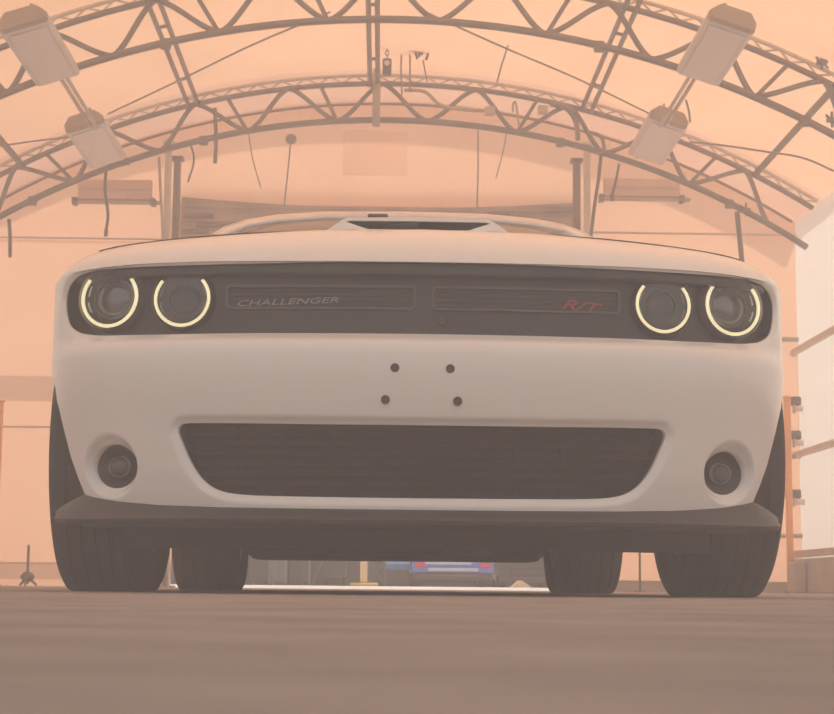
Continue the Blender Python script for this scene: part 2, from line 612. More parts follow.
# ---------------------------------------------------------------- lamp boxes hung below the roof
def lamp_box(sgn, cx, cz, ynear, L, label):
    # a long trough whose underside follows the roof slope
    zin, zout, xin, xout = 0.065, -0.065, -0.2, 0.2
    t = thing('lamp_box', (cx, ynear, cz), label, 'lamp', 'lamp boxes hung along the trusses')
    ang = math.atan2(zin - zout, xout - xin) * sgn
    R = Matrix.Rotation(ang, 4, 'Y')
    w = 0.21
    prof = [(-w, 0.02), (-w + 0.03, 0.0), (w - 0.03, 0.0), (w, 0.02), (w, 0.09), (w - 0.07, 0.17), (-w + 0.07, 0.17), (-w, 0.09)]
    b = MB().prism(prof, 'y', 0.06, L - 0.06)
    b.v = [tuple(R @ Vector(v)) for v in b.v]
    b.build('housing', 'lamp_housing', t)
    for (ya, yb) in ((0.0, 0.06), (L - 0.06, L)):
        pa = [(x * 0.9, z * 0.8 + 0.02) for x, z in prof]
        n = len(prof)
        e = MB()
        near, far = (pa, prof) if ya == 0 else (prof, pa)
        vs = [(x, ya, z) for x, z in near] + [(x, yb, z) for x, z in far]
        e.add(vs, [tuple(range(n - 1, -1, -1)), tuple(range(n, 2 * n))] + [(i, (i + 1) % n, n + (i + 1) % n, n + i) for i in range(n)])
        e.v = [tuple(R @ Vector(v)) for v in e.v]
        e.build('end_cap', 'lamp_end', t)
    d = MB().box((-w + 0.05, 0.14, -0.012), (w - 0.05, L - 0.10, 0.0), 0.004)
    d.v = [tuple(R @ Vector(v)) for v in d.v]
    d.build('diffuser', 'lamp_diffuser', t)
    for y in (0.25, L - 0.25):
        e = MB().tube([(0, y, 0.17), (0, y, 0.28)], 0.012, 6)
        e.build('hanger', 'wire_grey', t)
    # conduit to the next box
    e = MB()
    for dx in (-0.03, 0.03):
        e.tube([(dx, L, 0.10), (dx, 3.5, 0.10)] if ynear < 16 else [(dx, L, 0.10), (dx, L + 0.35, 0.14)], 0.022, 6)
    e.build('conduit', 'galvanised', t)


lamp_box(-1, -3.125, 4.73, 17.25, 1.62, 'pinkish lamp box at the gable truss above the broad wall vent')
lamp_box(-1, -3.03, 4.635, 13.75, 1.62, 'pinkish lamp box one bay in, over the wall-vent side of the tent')
lamp_box(1, 2.955, 4.87, 17.25, 1.62, 'pinkish lamp box at the gable truss on the side of the white side wall')
lamp_box(1, 2.90, 4.74, 13.75, 1.62, 'pinkish lamp box one bay in, on the side of the white side wall')


# ---------------------------------------------------------------- wires, cords, vents
def cable(pts, D, r, label, m='wire_grey', name='hanging_cord', end=None):
    w = [pix(px, py, D if not isinstance(D, tuple) else D[0] + (D[1] - D[0]) * i / (len(pts) - 1)) for i, (px, py) in enumerate(pts)]
    b = MB()
    sp = spline(w, 6) if len(w) > 2 else w
    b.tube(sp, r, 6)
    if end == 'weight':
        c = w[0]
        b.lathe([(0.0, -0.03), (0.05, -0.03), (0.068, 0.0), (0.05, 0.03), (0.0, 0.03)], 16, 'y', tuple(c))
    if end == 'plug':
        c = w[-1]
        b.box((c.x - 0.02, c.y - 0.02, c.z - 0.06), (c.x + 0.02, c.y + 0.02, c.z + 0.02))
    tag(b.build(name, m, None, True, angle=40), label, 'cable' if name != 'rope' else 'rope')


cable([(106, 172), (105, 190), (108, 214), (106, 231)], D1, 0.018, 'black cord dangling below the lamp box over the wall vent', 'cable_black', end='plug')
cable([(9, 219), (10, 236), (10, 257)], D1, 0.022, 'short black cord below the end of the gable truss away from the white wall', 'cable_black')
cable([(737, 212), (739, 232), (742, 262)], D1, 0.030, 'thick black cable hanging by the white side wall', 'cable_black')
cable([(215, 108), (216, 140), (215, 163)], D1 - 0.06, 0.024, 'stiff dark rod hanging through the truss near the slim column', 'dark_steel')
cable([(291, 139), (288, 170), (284, 207)], DG - 0.15, 0.010, 'thin pull cord with a round pulley disc at the top', 'wire_grey', 'rope', 'weight')
cable([(478, 130), (478, 170), (477, 208)], DG - 0.15, 0.010, 'thin straight pull cord over the door', 'wire_grey', 'rope')
cable([(507, 130), (503, 152), (496, 178)], D1, 0.008, 'slack thin wire slanting above the door', 'wire_grey')
cable([(248, 130), (253, 160), (261, 188)], D1, 0.008, 'faint wire with small knots beside the pulley cord', 'wire_grey')
cable([(619, 164), (616, 180), (612, 196)], D1, 0.016, 'short black cord under the lamp box by the white wall', 'cable_black', end='plug')
cable([(601, 154), (599, 175), (594, 210), (590, 243)], D1, 0.022, 'dark cable leaning along the slim door column', 'cable_black')
cable([(190, 142), (194, 160), (188, 182)], D1, 0.012, 'looped thin cable behind the slim column under the wall vent', 'cable_black')
cable([(159, 157), (161, 200), (163, 243), (166, 400), (168, 588.5)], 19.6, 0.018, 'straight conduit standing beside the slim column under the wall vent', 'galvanised')
cable([(330, 12), (250, 46), (180, 80), (108, 114)], (15.5, 18.3), 0.010, 'bracing wire rising from the lamp box to the ridge', 'wire_grey', 'bracing_wire')
cable([(425, 12), (505, 48), (580, 80), (650, 114)], (15.5, 18.3), 0.010, 'bracing wire falling from the ridge to the lamp box by the white wall', 'wire_grey', 'bracing_wire')
cable([(508, 46), (502, 64), (497, 82)], (17.5, 18.8), 0.010, 'short vertical wire from roof cloth to the gable truss', 'wire_grey', 'bracing_wire')
cable([(0, 146), (35, 141), (72, 137)], 18.2, 0.010, 'wire passing behind the lamp box over the wall vent', 'wire_grey', 'bracing_wire')
cable([(690, 142), (720, 145), (768, 152), (803, 158), (834, 171)], 16.8, 0.011, 'long sagging wire between the lamp box and the white side wall', 'wire_grey', 'bracing_wire')
cable([(686, 100), (689, 112), (690, 122)], (17.0, 17.2), 0.012, 'looped lead hanging between two lamp boxes near the white wall', 'wire_grey')
cable([(402, 44), (401, 70), (402, 95)], 18.4, 0.011, 'thin chain beside the ridge post', 'wire_grey')
cable([(410, 44), (410, 70), (410, 92)], 18.4, 0.011, 'second thin chain further from the ridge post', 'wire_grey')
cable([(404, 90), (425, 92), (442, 106), (470, 110), (492, 111)], D1 - 0.08, 0.022, 'curved grey cable looped across the crown of the truss', 'galvanised')
cable([(513, 112), (513, 104), (516, 104), (519, 126)], D1 - 0.08, 0.014, 'small wire loop at the truss junction box', 'galvanised')
cable([(550, 104), (566, 108), (576, 122), (578, 140)], D1 - 0.09, 0.032, 'thick dark cable bent down behind the purlin near leaning cable column', 'truss_steel')
cable([(590, 132), (601, 137), (604, 150), (597, 154)], D1 - 0.09, 0.022, 'cable loop at the head of the leaning-cable column', 'truss_steel')
for px, py, lab in ((490, 111, 'small junction box on the truss at the end of the looped cable'), (543, 110, 'small junction box on the truss beside the thick bent cable')):
    c = pix(px, py, D1 - 0.1)
    t = thing('junction_box', c, lab, 'box')
    MB().box((-0.06, -0.04, -0.05), (0.06, 0.04, 0.05), 0.008).build('case', 'vent_grey', t)
    MB().box((-0.05, -0.048, -0.04), (0.05, -0.04, 0.04), 0.002).build('cover', 'galvanised', t)
for px, py, lab in ((124, 160, 'small clip fitting under the truss by the lamp box over the vent'), (746, 210, 'wingnut fitting beneath the truss at the thick black cable'), (822, 62, 'small dark hook under the nearer truss by the white wall'), (832, 120, 'dark clamp under the nearer truss low by the white wall')):
    c = pix(px, py, D1 - 0.06 if py > 130 else D2 - 0.05)
    b = MB().box((c.x - 0.05, c.y - 0.03, c.z - 0.02), (c.x + 0.05, c.y + 0.03, c.z + 0.02), 0.006)
    b.tube([(c.x, c.y, c.z - 0.07), (c.x, c.y, c.z + 0.08)], 0.014, 6)
    b.tube([(c.x - 0.06, c.y, c.z + 0.05), (c.x + 0.06, c.y, c.z - 0.06)], 0.012, 6)
    tag(b.build('clamp_fitting', 'dark_steel'), lab, 'fitting')
# chain hoist beside the ridge post
c = pix(387, 67, 18.2)
t = thing('chain_hoist', c, 'small black chain hoist block hanging beside the ridge post', 'hoist')
MB().box((-0.05, -0.04, -0.09), (0.05, 0.04, 0.09), 0.012).build('block', 'cable_black', t)
for i in range(9):
    b = MB()
    z = 0.11 + i * 0.05
    b.tube([(0.018 * math.cos(a), 0, z + 0.03 * math.sin(a)) if i % 2 else (0, 0.018 * math.cos(a), z + 0.03 * math.sin(a)) for a in [2 * PI * k / 10 for k in range(11)]], 0.007, 5, False)
    b.build('chain_link', 'wire_grey', t)
MB().lathe([(0.0, -0.01), (0.03, -0.01), (0.03, 0.01), (0.0, 0.01)], 14, 'y', (0, -0.045, 0.03)).build('badge_disc', 'knob_white', t)
# frayed rope bundle
t = thing('rope_bundle', pix(420, 46, 18.3), 'frayed dark rope ends dangling from the ridge', 'rope')
for i in range(6):
    a = pix(418 + i * 0.7, 40, 18.3) - t.location
    e = pix(415 + i * 2.2, 52 + (i * 7 % 9), 18.3) - t.location
    m_ = (a + e) / 2 + Vector((0.02 * (i - 2.5), 0, 0))
    MB().tube(spline([a, m_, e], 5), 0.014, 5).build('strand', 'cable_black', t)
MB().tube([pix(423, 60, 18.3) - t.location, pix(427, 82, 18.3) - t.location], 0.009, 5).build('strand', 'wire_grey', t)

for p0, q0, p1, q1, lab in ((77, 180, 152, 203, 'broad shallow vent box on the gable wall with a rail below'), (604, 179, 680, 200, 'broad shallow vent box on the gable wall under the lamp box by the white wall')):
    a, b = pix(p0, q1, DG - 0.1), pix(p1, q0, DG - 0.1)
    t = thing('vent_box', (a.x, DG - 0.10, a.z), lab, 'vent')
    w, h = b.x - a.x, b.z - a.z
    MB().box((0, 0, 0.05), (w, 0.085, h), 0.01).build('case', 'vent_pale', t)
    MB().box((-0.05, -0.03, 0), (w + 0.12, 0.06, 0.035), 0.006).build('rail', 'galvanised', t)
    for x in (-0.03, w + 0.02):
        MB().box((x - 0.03, -0.045, -0.02), (x + 0.03, 0.08, 0.07), 0.006).build('bracket', 'truss_steel', t)
    MB().box((0.02, -0.012, h * 0.55), (w - 0.02, 0.0, h * 0.62)).build('lip', 'vent_grey', t)

# strap buckles and the orange post on the buckle side; orange post on the other
for py in (405, 439, 498):
    c = pix(794, py, DG - 0.12)
    labs = {405: 'topmost black strap buckle on the rail end by the white side wall', 439: 'middle black strap buckle by the white side wall', 498: 'lowest black strap buckle by the white side wall'}
    t = thing('strap_buckle', c, labs[py], 'buckle', 'strap buckles by the white wall')
    MB().box((-0.10, -0.04, -0.005), (0.08, 0.05, 0.10), 0.012).build('body', 'cable_black', t)
    MB().tube([(0.02, -0.06, -0.05), (0.12, -0.06, -0.05)], 0.035, 8).build('roller', 'knob_white', t, True, angle=40)
    MB().box((-0.02, -0.045, -0.10), (0.01, 0.0, 0.0), 0.004).build('lever', 'galvanised', t)
for px0, px1, ytop, ybot, lab in ((784, 790, 398, 562, 'orange post standing between the front tyre and the strap buckles'), (-2, 3.5, 402, 590, 'orange post standing by the tripod stand')):
    a, b = pix(px0, ytop, DG - 0.3), pix(px1, ytop, DG - 0.3)
    t = thing('orange_post', ((a.x + b.x) / 2, DG - 0.3, 0), lab, 'post')
    w = (b.x - a.x) / 2
    MB().box((-w, -w, 0.02), (w, w, a.z), 0.008).build('shaft', 'orange_paint', t)
    MB().box((-w - 0.04, -w - 0.04, 0), (w + 0.04, w + 0.04, 0.02)).build('base_plate', 'dark_steel', t)
    MB().box((-w - 0.01, -w - 0.01, a.z), (w + 0.01, w + 0.01, a.z + 0.02)).build('cap', 'orange_paint', t)
# concrete block at the foot of the gable, buckle side
a, b = pix(784, 562, DG - 0.35), pix(834, 562, DG - 0.35)
o = MB().box((a.x + 0.02, DG - 0.75, 0), (WX - 0.13, DG - 0.4, a.z), 0.02).build('concrete_block', 'concrete')
tag(o, 'long low concrete block on the ground under the strap buckles', 'block')
c = pix(640, 588, DG - 0.25)
t = thing('slim_pole', (c.x, DG - 0.25, 0), 'slim dark pole standing before the gable wall behind the rear tyre', 'pole')
MB().tube([(0, 0, 0.015), (0, 0, 2.2)], 0.014, 8).build('shaft', 'dark_steel', t)
MB().lathe([(0.0005, 0.015), (0.06, 0.012), (0.06, 0.0), (0.0005, 0.0)], 16, 'z').build('foot', 'dark_steel', t)
# slim stand with a knobbly hub
c = pix(27, 588, DG - 0.9)
t = thing('tripod_stand', (c.x, DG - 0.9, 0), 'thin dark stand with a knobbly hub near the ground by the orange post', 'stand')
zt = pix(27, 545, DG - 0.9).z
MB().tube([(0, 0, 0.02), (0, 0, zt)], 0.016, 6).build('pole', 'dark_steel', t)
zh = pix(27, 577, DG - 0.9).z
MB().lathe([(0.0, zh - 0.06), (0.05, zh - 0.05), (0.085, zh), (0.05, zh + 0.05), (0.0, zh + 0.06)], 12, 'z').build('hub', 'dark_steel', t, True)
for k in range(3):
    an = k * 2 * PI / 3 + 0.5
    MB().tube([(0, 0, zh), (0.11 * math.cos(an), 0.11 * math.sin(an), 0.01)], 0.014, 6).build('leg', 'dark_steel', t)

# ================================================================== OUTSIDE, seen under the car
OZ = 0.045
bw = MB().box((-14, 62, 0.04), (14, 63, 5.5), 0.02)
fb = thing('far_building', (0, 62, 0.04), 'long grey building far behind the parked cars', 'building')
MB().box((-14, 0, 0), (14, 8, 5.5), 0.02).build('wall', 'far_building', fb)
for k in range(6):
    MB().box((-12.6 + k * 4.4, -0.05, 1.6), (-10.4 + k * 4.4, 0.0, 3.2), 0.02).build('window', 'dark_grey_paint', fb)
for k in range(3):
    MB().box((-8 + k * 6.5, -0.04, 0), (-6.6 + k * 6.5, 0.0, 2.3), 0.02).build('door', 'cabinet_grey', fb)


def cabinet(px0, px1, D, h, m, label):
    a, b = pix(px0, 580, D), pix(px1, 580, D)
    w = b.x - a.x
    t = thing('storage_cabinet', (a.x + w / 2, D, OZ), label, 'cabinet')
    MB().box((-w / 2, 0, 0.06), (w / 2, 0.6, h), 0.015).build('body', m, t)
    for s in (-1, 1):
        MB().box((min(s * 0.012, s * (w / 2 - 0.02)), -0.02, 0.10), (max(s * 0.012, s * (w / 2 - 0.02)), 0.0, h - 0.05), 0.005).build('door', m, t)
        MB().box((s * w / 2 - 0.05 * (s > 0), 0.02, 0), (s * w / 2 + 0.05 * (s < 0), 0.5, 0.06)).build('foot', 'dark_grey_paint', t)


cabinet(250, 268, 34, 1.1, 'cabinet_grey', 'grey storage cabinet at the end of the row, farthest from the cream post')
cabinet(270, 286, 33.5, 1.2, 'cabinet_light', 'pale grey storage cabinet between two darker ones')
cabinet(288, 309, 34, 1.1, 'cabinet_grey', 'grey storage cabinet next to the dark hand cart')
# hand cart
c = pix(334, 588, 32)
t = thing('hand_cart', (c.x, 32, OZ), 'dark hand cart with crossed legs beside the storage cabinets', 'cart')
MB().box((-0.2, 0, 0.16), (0.22, 0.5, 0.7), 0.02).build('box', 'dark_grey_paint', t)
for s in (-1, 1):
    MB().lathe([(0.0, -0.03), (0.08, -0.03), (0.08, 0.03), (0.0, 0.03)], 16, 'x', (s * 0.17, 0.2, 0.08)).build('wheel', 'rubber', t)
MB().tube([(-0.42, 0, 0.0), (-0.18, 0, 0.55)], 0.018, 6).build('handle', 'cabinet_light', t)
# cream post with yellow foot
c = pix(363.5, 588, 29)
t = thing('bollard_post', (c.x, 29, OZ), 'cream post on a wide yellow foot out on the sunlit pavement', 'post')
MB().box((-0.06, -0.06, 0.06), (0.06, 0.06, 1.1), 0.01).build('shaft', 'cream_post', t)
MB().box((-0.23, -0.2, 0), (0.25, 0.2, 0.055), 0.015).build('foot', 'yellow_paint', t)
MB().box((-0.075, -0.075, 1.1), (0.075, 0.075, 1.14), 0.01).build('cap', 'yellow_paint', t)
# scaffold trestle
a, b = pix(368, 580, 33), pix(385, 580, 33)
w = b.x - a.x
t = thing('scaffold_frame', (a.x, 33, OZ), 'grey scaffold frame with a cross brace beside the cream post', 'scaffold')
for x in (0, w):
    MB().tube([(x, 0, 0), (x, 0, 1.2)], 0.02, 6).build('upright', 'cabinet_light', t)
MB().tube([(0, 0, 0.05), (w, 0, 0.50)], 0.012, 6).build('brace', 'cabinet_light', t)
MB().tube([(w, 0.03, 0.05), (0, 0.03, 0.50)], 0.012, 6).build('brace', 'cabinet_light', t)
MB().tube([(0, 0, 0.52), (w, 0, 0.52)], 0.016, 6).build('ledger', 'cabinet_light', t)
MB().tube([(0, 0, 1.15), (w, 0, 1.15)], 0.016, 6).build('ledger', 'cabinet_light', t)
# blue tarp-covered crate
a, b = pix(387, 580, 36.5), pix(409, 580, 36.5)
w = b.x - a.x
t = thing('tarp_crate', (a.x, 36.5, OZ), 'crate under a blue tarpaulin between scaffold and blue car', 'crate')
MB().box((0, 0, 0), (w, 0.7, 0.38), 0.01).build('crate_body', 'cabinet_grey', t)
MB().grid([[(-0.02 + (w + 0.04) * i / 8, y, z + 0.02 * math.sin(i * 1.9 + y * 3)) for i in range(9)] for y, z in ((-0.03, 0.36), (-0.02, 0.46), (0.1, 0.55), (0.6, 0.55), (0.72, 0.36))]).build('tarpaulin', 'blue_tarp', t, True)


def far_car(px0, px1, D, paint, label, lights=True, name='parked_car'):
    a, b = pix(px0, 580, D), pix(px1, 580, D)
    w = (b.x - a.x) / 2
    t = thing(name, ((a.x + b.x) / 2, D, OZ), label, 'car')
    prof = [(-w * 0.86, 0.20), (w * 0.86, 0.20), (w, 0.34), (w, 0.58), (w * 0.93, 0.72), (-w * 0.93, 0.72), (-w, 0.58), (-w, 0.34)]
    MB().prism(prof, 'y', 0.0, 3.9).build('body', paint, t)
    cab = [(-w * 0.86, 0.72), (w * 0.86, 0.72), (w * 0.62, 1.18), (-w * 0.62, 1.18)]
    MB().prism(cab, 'y', 0.9, 2.6).build('cabin', paint, t)
    MB().prism([(-w * 0.74, 0.76), (w * 0.74, 0.76), (w * 0.58, 1.13), (-w * 0.58, 1.13)], 'y', 0.87, 0.9).build('rear_window', 'tinted_glass', t)
    MB().box((-w * 0.62, -0.06, 0.33), (w * 0.62, 0.02, 0.405), 0.02).build('number_panel', 'silver_bar' if lights else 'dark_grey_paint', t)
    MB().box((-w * 0.7, -0.05, 0.47), (w * 0.45, 0.02, 0.56), 0.02).build('tail_trim', 'silver_bar' if lights else 'dark_grey_paint', t)
    MB().box((-w * 0.95, -0.03, 0.12), (w * 0.95, 0.06, 0.31), 0.03).build('bumper', 'dark_grey_paint', t)
    MB().box((-w * 0.5, -0.06, 0.23), (w * 0.6, -0.02, 0.27), 0.01).build('diffuser_bar', 'cabinet_light', t)
    for s in (-1, 1):
        if lights:
            MB().box((s * w * 0.80 - 0.12, -0.04, 0.41), (s * w * 0.80 + 0.12, 0.03, 0.51), 0.02).build('tail_light', 'tail_red', t)
        for y in (0.7, 3.2):
            MB().lathe([(0.10, -0.1), (0.28, -0.12), (0.30, -0.08), (0.30, 0.08), (0.28, 0.12), (0.10, 0.1)], 20, 'x', (s * (w - 0.12), y, 0.30), True).build('wheel', 'rubber', t)


far_car(412, 494, 36, 'blue_paint', 'blue sports car with red tail lights parked outside, seen beneath the white car')
far_car(498, 560, 42, 'dark_grey_paint', 'dark parked car beside the blue car outside', False)
# wheel chock
c = pix(520, 590, 27)
t = thing('wheel_chock', (c.x, 27, 0.042), 'small cream wheel chock lying on the bright pavement', 'chock')
MB().prism([(-0.16, 0), (0.18, 0), (0.03, 0.11), (-0.03, 0.11)], 'y', -0.1, 0.1).build('wedge', 'cream_post', t)
MB().box((-0.05, -0.11, 0.03), (0.05, 0.11, 0.045)).build('rib', 'yellow_paint', t)

# ================================================================== THE CAR
CX, CY = 0.086, 3.54
car = thing('sports_car', (CX, CY, 0), 'white two-door sports car facing us with glowing halo headlights', 'car')


def LR(l, r, y):
    """half-offset and height of a symmetric pair of features at car depth y"""
    a, b = pix(l[0], l[1], CY + y), pix(r[0], r[1], CY + y)
    return (b.x - a.x) / 2, (a.z + b.z) / 2


half = [(0, 0), (0.15, 0.002), (0.3, 0.010), (0.42, 0.021), (0.52, 0.040), (0.62, 0.072), (0.70, 0.118), (0.763, 0.172), (0.808, 0.240), (0.840, 0.34), (0.864, 0.46), (0.886, 0.60), (0.910, 0.80), (0.938, 0.98), (0.955, 1.3), (0.945, 1.8), (0.94, 2.6), (0.953, 3.4), (0.960, 3.91), (0.95, 4.3), (0.90, 4.72), (0.80, 4.90), (0.5, 4.99), (0, 5.02)]
hp = [Vector((-half[1][0], half[1][1]))] + [Vector(p) for p in half] + [Vector((-half[-2][0], half[-2][1]))]
dense = []
for i in range(1, len(hp) - 2):
    p0, p1, p2, p3 = hp[i - 1:i + 3]
    for k in range(24):
        t_ = k / 24
        dense.append(0.5 * ((2 * p1) + (p2 - p0) * t_ + (2 * p0 - 5 * p1 + 4 * p2 - p3) * t_ ** 2 + (3 * p1 - p0 - 3 * p2 + p3) * t_ ** 3))
dense.append(hp[-2])
cum = [0.0]
for a, b in zip(dense, dense[1:]):
    cum.append(cum[-1] + (b - a).length)
SL = cum[-1]
import bisect


def plan(s):
    a = min(abs(s), SL)
    i = min(bisect.bisect_right(cum, a) - 1, len(dense) - 2)
    t_ = (a - cum[i]) / (cum[i + 1] - cum[i])
    p = dense[i].lerp(dense[i + 1], t_)
    d = (dense[i + 1] - dense[i]).normalized()
    # smooth the tangent a little
    j0, j1 = max(i - 6, 0), min(i + 7, len(dense) - 1)
    d = (dense[j1] - dense[j0]).normalized()
    n = Vector((d.y, -d.x))
    if i < 4:
        n = Vector((n.x * (i / 4.0), n.y)).normalized()
    if s < 0:
        return Vector((-p.x, p.y)), Vector((-n.x, n.y))
    return p, n


front = [(v.x, c_) for v, c_ in zip(dense, cum) if v.y < 1.1]
yfront = [(v.x, v.y) for v in dense if v.y < 1.1]


def s_of_x(x):
    return math.copysign(lerp_table(front, abs(x)), x)


def s_of_y(y):
    return lerp_table([(v.y, c_) for v, c_ in zip(dense, cum)], y)


OT = [(0.10, -0.03), (0.18, -0.018), (0.25, 0.0), (0.35, 0.016), (0.42, 0.030), (0.47, 0.036), (0.505, 0.036), (0.520, 0.032), (0.532, 0.020), (0.542, 0.006), (0.552, 0.0), (0.9, 0.0)]


def body(s, z, extra=0.0):
    p, n = plan(s)
    w = 1.0 - 0.97 * smooth01((p.y - 0.06) / 0.24)
    q = p + n * (lerp_table(OT, z) * w + extra)
    return Vector((q.x, q.y, z))


ZT = [(0, 0.70), (0.40, 0.70), (0.55, 0.71), (0.98, 0.80), (1.6, 0.87), (3.4, 0.93), (4.3, 0.93), (4.95, 0.88)]


def ztop(s):
    return lerp_table(ZT, plan(s)[0].y)


def on_body(l, r, extra=0.0):
    """photograph pair -> (s, z) on the fascia"""
    s_, z = 0.3, 0.5
    for _ in range(60):
        p = body(s_, z, extra)
        x, z = LR(l, r, p.y)
        s_ = min(1.15, max(0.0, s_ + (x - p.x) * 0.7))
    return s_, z


AX = 420.0
def pair(hw, h, extra=0.0):
    """half width and height above the horizon in photo pixels (roll taken out) -> (s,z)"""
    dy = math.tan(ROLL) * hw
    return on_body((AX - hw, 588.4 - h - dy), (AX + hw, 588.4 - h + dy), extra)


# bottom boundary of the shell as (s, z), right half from centre to rear
bot = []
for hw, h in ((0, 78), (100, 78), (200, 78.5), (260, 80), (300, 83), (325, 87), (334, 90)):
    bot.append(pair(hw, h) if hw else (0.0, pair(1, h)[1]))
bot += [pair(341, 107), pair(348, 127), pair(353.5, 148)]
bot += [(bot[-1][0] + 0.025, bot[-1][1] + 0.055), (bot[-1][0] + 0.07, bot[-1][1] + 0.115), (max(bot[-1][0] + 0.10, s_of_y(0.54)), 0.57)]
WF, WR_, RW = 0.96, 3.91, 0.364
for k in range(13):
    an = math.radians(143 - k * (143 + 8) / 12)
    bot.append((s_of_y(WF + 0.392 * math.cos(an)), 0.366 + 0.392 * math.sin(an)))
bot += [(s_of_y(1.42), 0.19), (s_of_y(2.4), 0.19), (s_of_y(3.45), 0.19)]
for k in range(13):
    an = math.radians(190 - k * (180 + 5) / 12)
    bot.append((s_of_y(WR_ + 0.40 * math.cos(an)), 0.366 + 0.40 * math.sin(an)))
bot += [(s_of_y(4.5), 0.27), (s_of_y(4.8), 0.24), (SL - 0.4, 0.22), (SL, 0.22)]


def densify(pts, step):
    out = []
    for a, b in zip(pts, pts[1:]):
        n = max(1, int(math.hypot(b[0] - a[0], b[1] - a[1]) / step))
        for k in range(n):
            out.append((a[0] + (b[0] - a[0]) * k / n, a[1] + (b[1] - a[1]) * k / n))
    out.append(pts[-1])
    return out


def sstep(s):
    return 0.016 if s < 1.15 else 0.06


tops = [0.0]
while tops[-1] + sstep(tops[-1]) < SL - 0.02:
    tops.append(tops[-1] + sstep(tops[-1]))
tops.append(SL)
top_pts = [(s, ztop(s)) for s in tops]
botd = densify(bot, 0.03)
outer = [(-s, z) for s, z in reversed(botd)] + botd[1:]
outer += list(reversed(top_pts)) + [(-s, z) for s, z in top_pts[1:]]


# hole outlines in (s, z)
def sym_loop(right):
    """right half from bottom centre round to top centre -> closed loop"""
    return right + [(-s, z) for s, z in reversed(right) if abs(s) > 1e-6]


def smooth_loop(pts, n=5):
    v = [Vector((a, b, 0)) for a, b in pts]
    return [(p.x, p.y) for p in spline(v, n)]


g = [(1, 254.5), (100, 254), (200, 252.5), (260, 250.5), (310, 249), (332, 249.5), (342, 252.0), (350, 259), (353.5, 273), (353.5, 287), (350, 298.5), (342, 307.5), (329, 312.5), (310, 315.5), (270, 318.3), (200, 321.5), (100, 325), (1, 326)]
gr = [pair(*q, -0.007) for q in g]
gr[0] = (0.0, gr[0][1]); gr[-1] = (0.0, gr[-1][1])
def resample(lp, step=0.011):
    """evenly spaced points along an open line"""
    out, acc = [lp[0]], 0.0
    for a, b in zip(lp, lp[1:]):
        L = math.hypot(b[0] - a[0], b[1] - a[1])
        t_ = step - acc
        while t_ < L:
            out.append((a[0] + (b[0] - a[0]) * t_ / L, a[1] + (b[1] - a[1]) * t_ / L))
            t_ += step
        acc = (acc + L) % step
    if math.hypot(out[-1][0] - lp[-1][0], out[-1][1] - lp[-1][1]) < step * 0.5:
        out.pop()
    out.append(lp[-1])
    return out


grille_loop = sym_loop(resample(smooth_loop(gr, 6)))
lg = [(1, 90), (90, 90.3), (160, 91), (190, 93), (207, 98), (220, 108), (231, 124), (239, 142), (243.5, 153), (243, 159), (238, 162.3), (220, 163), (120, 163.2), (1, 163.3)]
lr_ = [pair(*q, -0.012) for q in lg]
lr_[0] = (0.0, lr_[0][1]); lr_[-1] = (0.0, lr_[-1][1])
lower_loop = sym_loop(resample(smooth_loop(lr_, 6)))
fs, fz = on_body((114.5, 467), (724.5, 472.5), -0.020)
FR = 0.0465
fog_loops = [[(sg * fs + 1.32 * FR * math.cos(2 * PI * k / 36), fz + FR * math.sin(2 * PI * k / 36)) for k in range(36)] for sg in (1, -1)]


def inside(poly, x, y):
    c_ = False
    j = len(poly) - 1
    for i in range(len(poly)):
        xi, yi = poly[i]
        xj, yj = poly[j]
        if (yi > y) != (yj > y) and x < (xj - xi) * (y - yi) / (yj - yi) + xi:
            c_ = not c_
        j = i
    return c_


def dist(poly, x, y):
    best = 9
    for (ax, ay), (bx, by) in zip(poly, poly[1:] + poly[:1]):
        dx, dy = bx - ax, by - ay
        L2 = dx * dx + dy * dy
        u = 0 if L2 < 1e-14 else max(0, min(1, ((x - ax) * dx + (y - ay) * dy) / L2))
        d_ = math.hypot(x - ax - u * dx, y - ay - u * dy)
        if d_ < best:
            best = d_
    return best


def offset(poly, d_):
    n = len(poly)
    area = sum(poly[i][0] * poly[(i + 1) % n][1] - poly[(i + 1) % n][0] * poly[i][1] for i in range(n))
    sg = 1 if area > 0 else -1
    out = []
    for i in range(n):
        a, b = poly[i - 1], poly[(i + 1) % n]
        tx, ty = b[0] - a[0], b[1] - a[1]
        L = math.hypot(tx, ty) or 1
        out.append((poly[i][0] + sg * ty / L * d_, poly[i][1] - sg * tx / L * d_))
    return out


def cdt(loops, pts, keep):
    vs, es = [], []
    for lp in loops:
        o = len(vs)
        vs += [Vector(p) for p in lp]
        es += [(o + i, o + (i + 1) % len(lp)) for i in range(len(lp))]
    vs += [Vector(p) for p in pts]
    r = delaunay_2d_cdt(vs, es, [], 0, 1e-6)
    co, fc = r[0], r[2]
    out = []
    for f in fc:
        cx = sum(co[i].x for i in f) / len(f)
        cy = sum(co[i].y for i in f) / len(f)
        if keep(cx, cy):
            out.append(tuple(f))
    return co, out


holes = [grille_loop, lower_loop] + fog_loops
bbs = [(min(p[0] for p in h_) - 0.05, max(p[0] for p in h_) + 0.05, min(p[1] for p in h_) - 0.05, max(p[1] for p in h_) + 0.05) for h_ in holes]
rec = [(0.007, 0.012), (0.012, 0.018)]


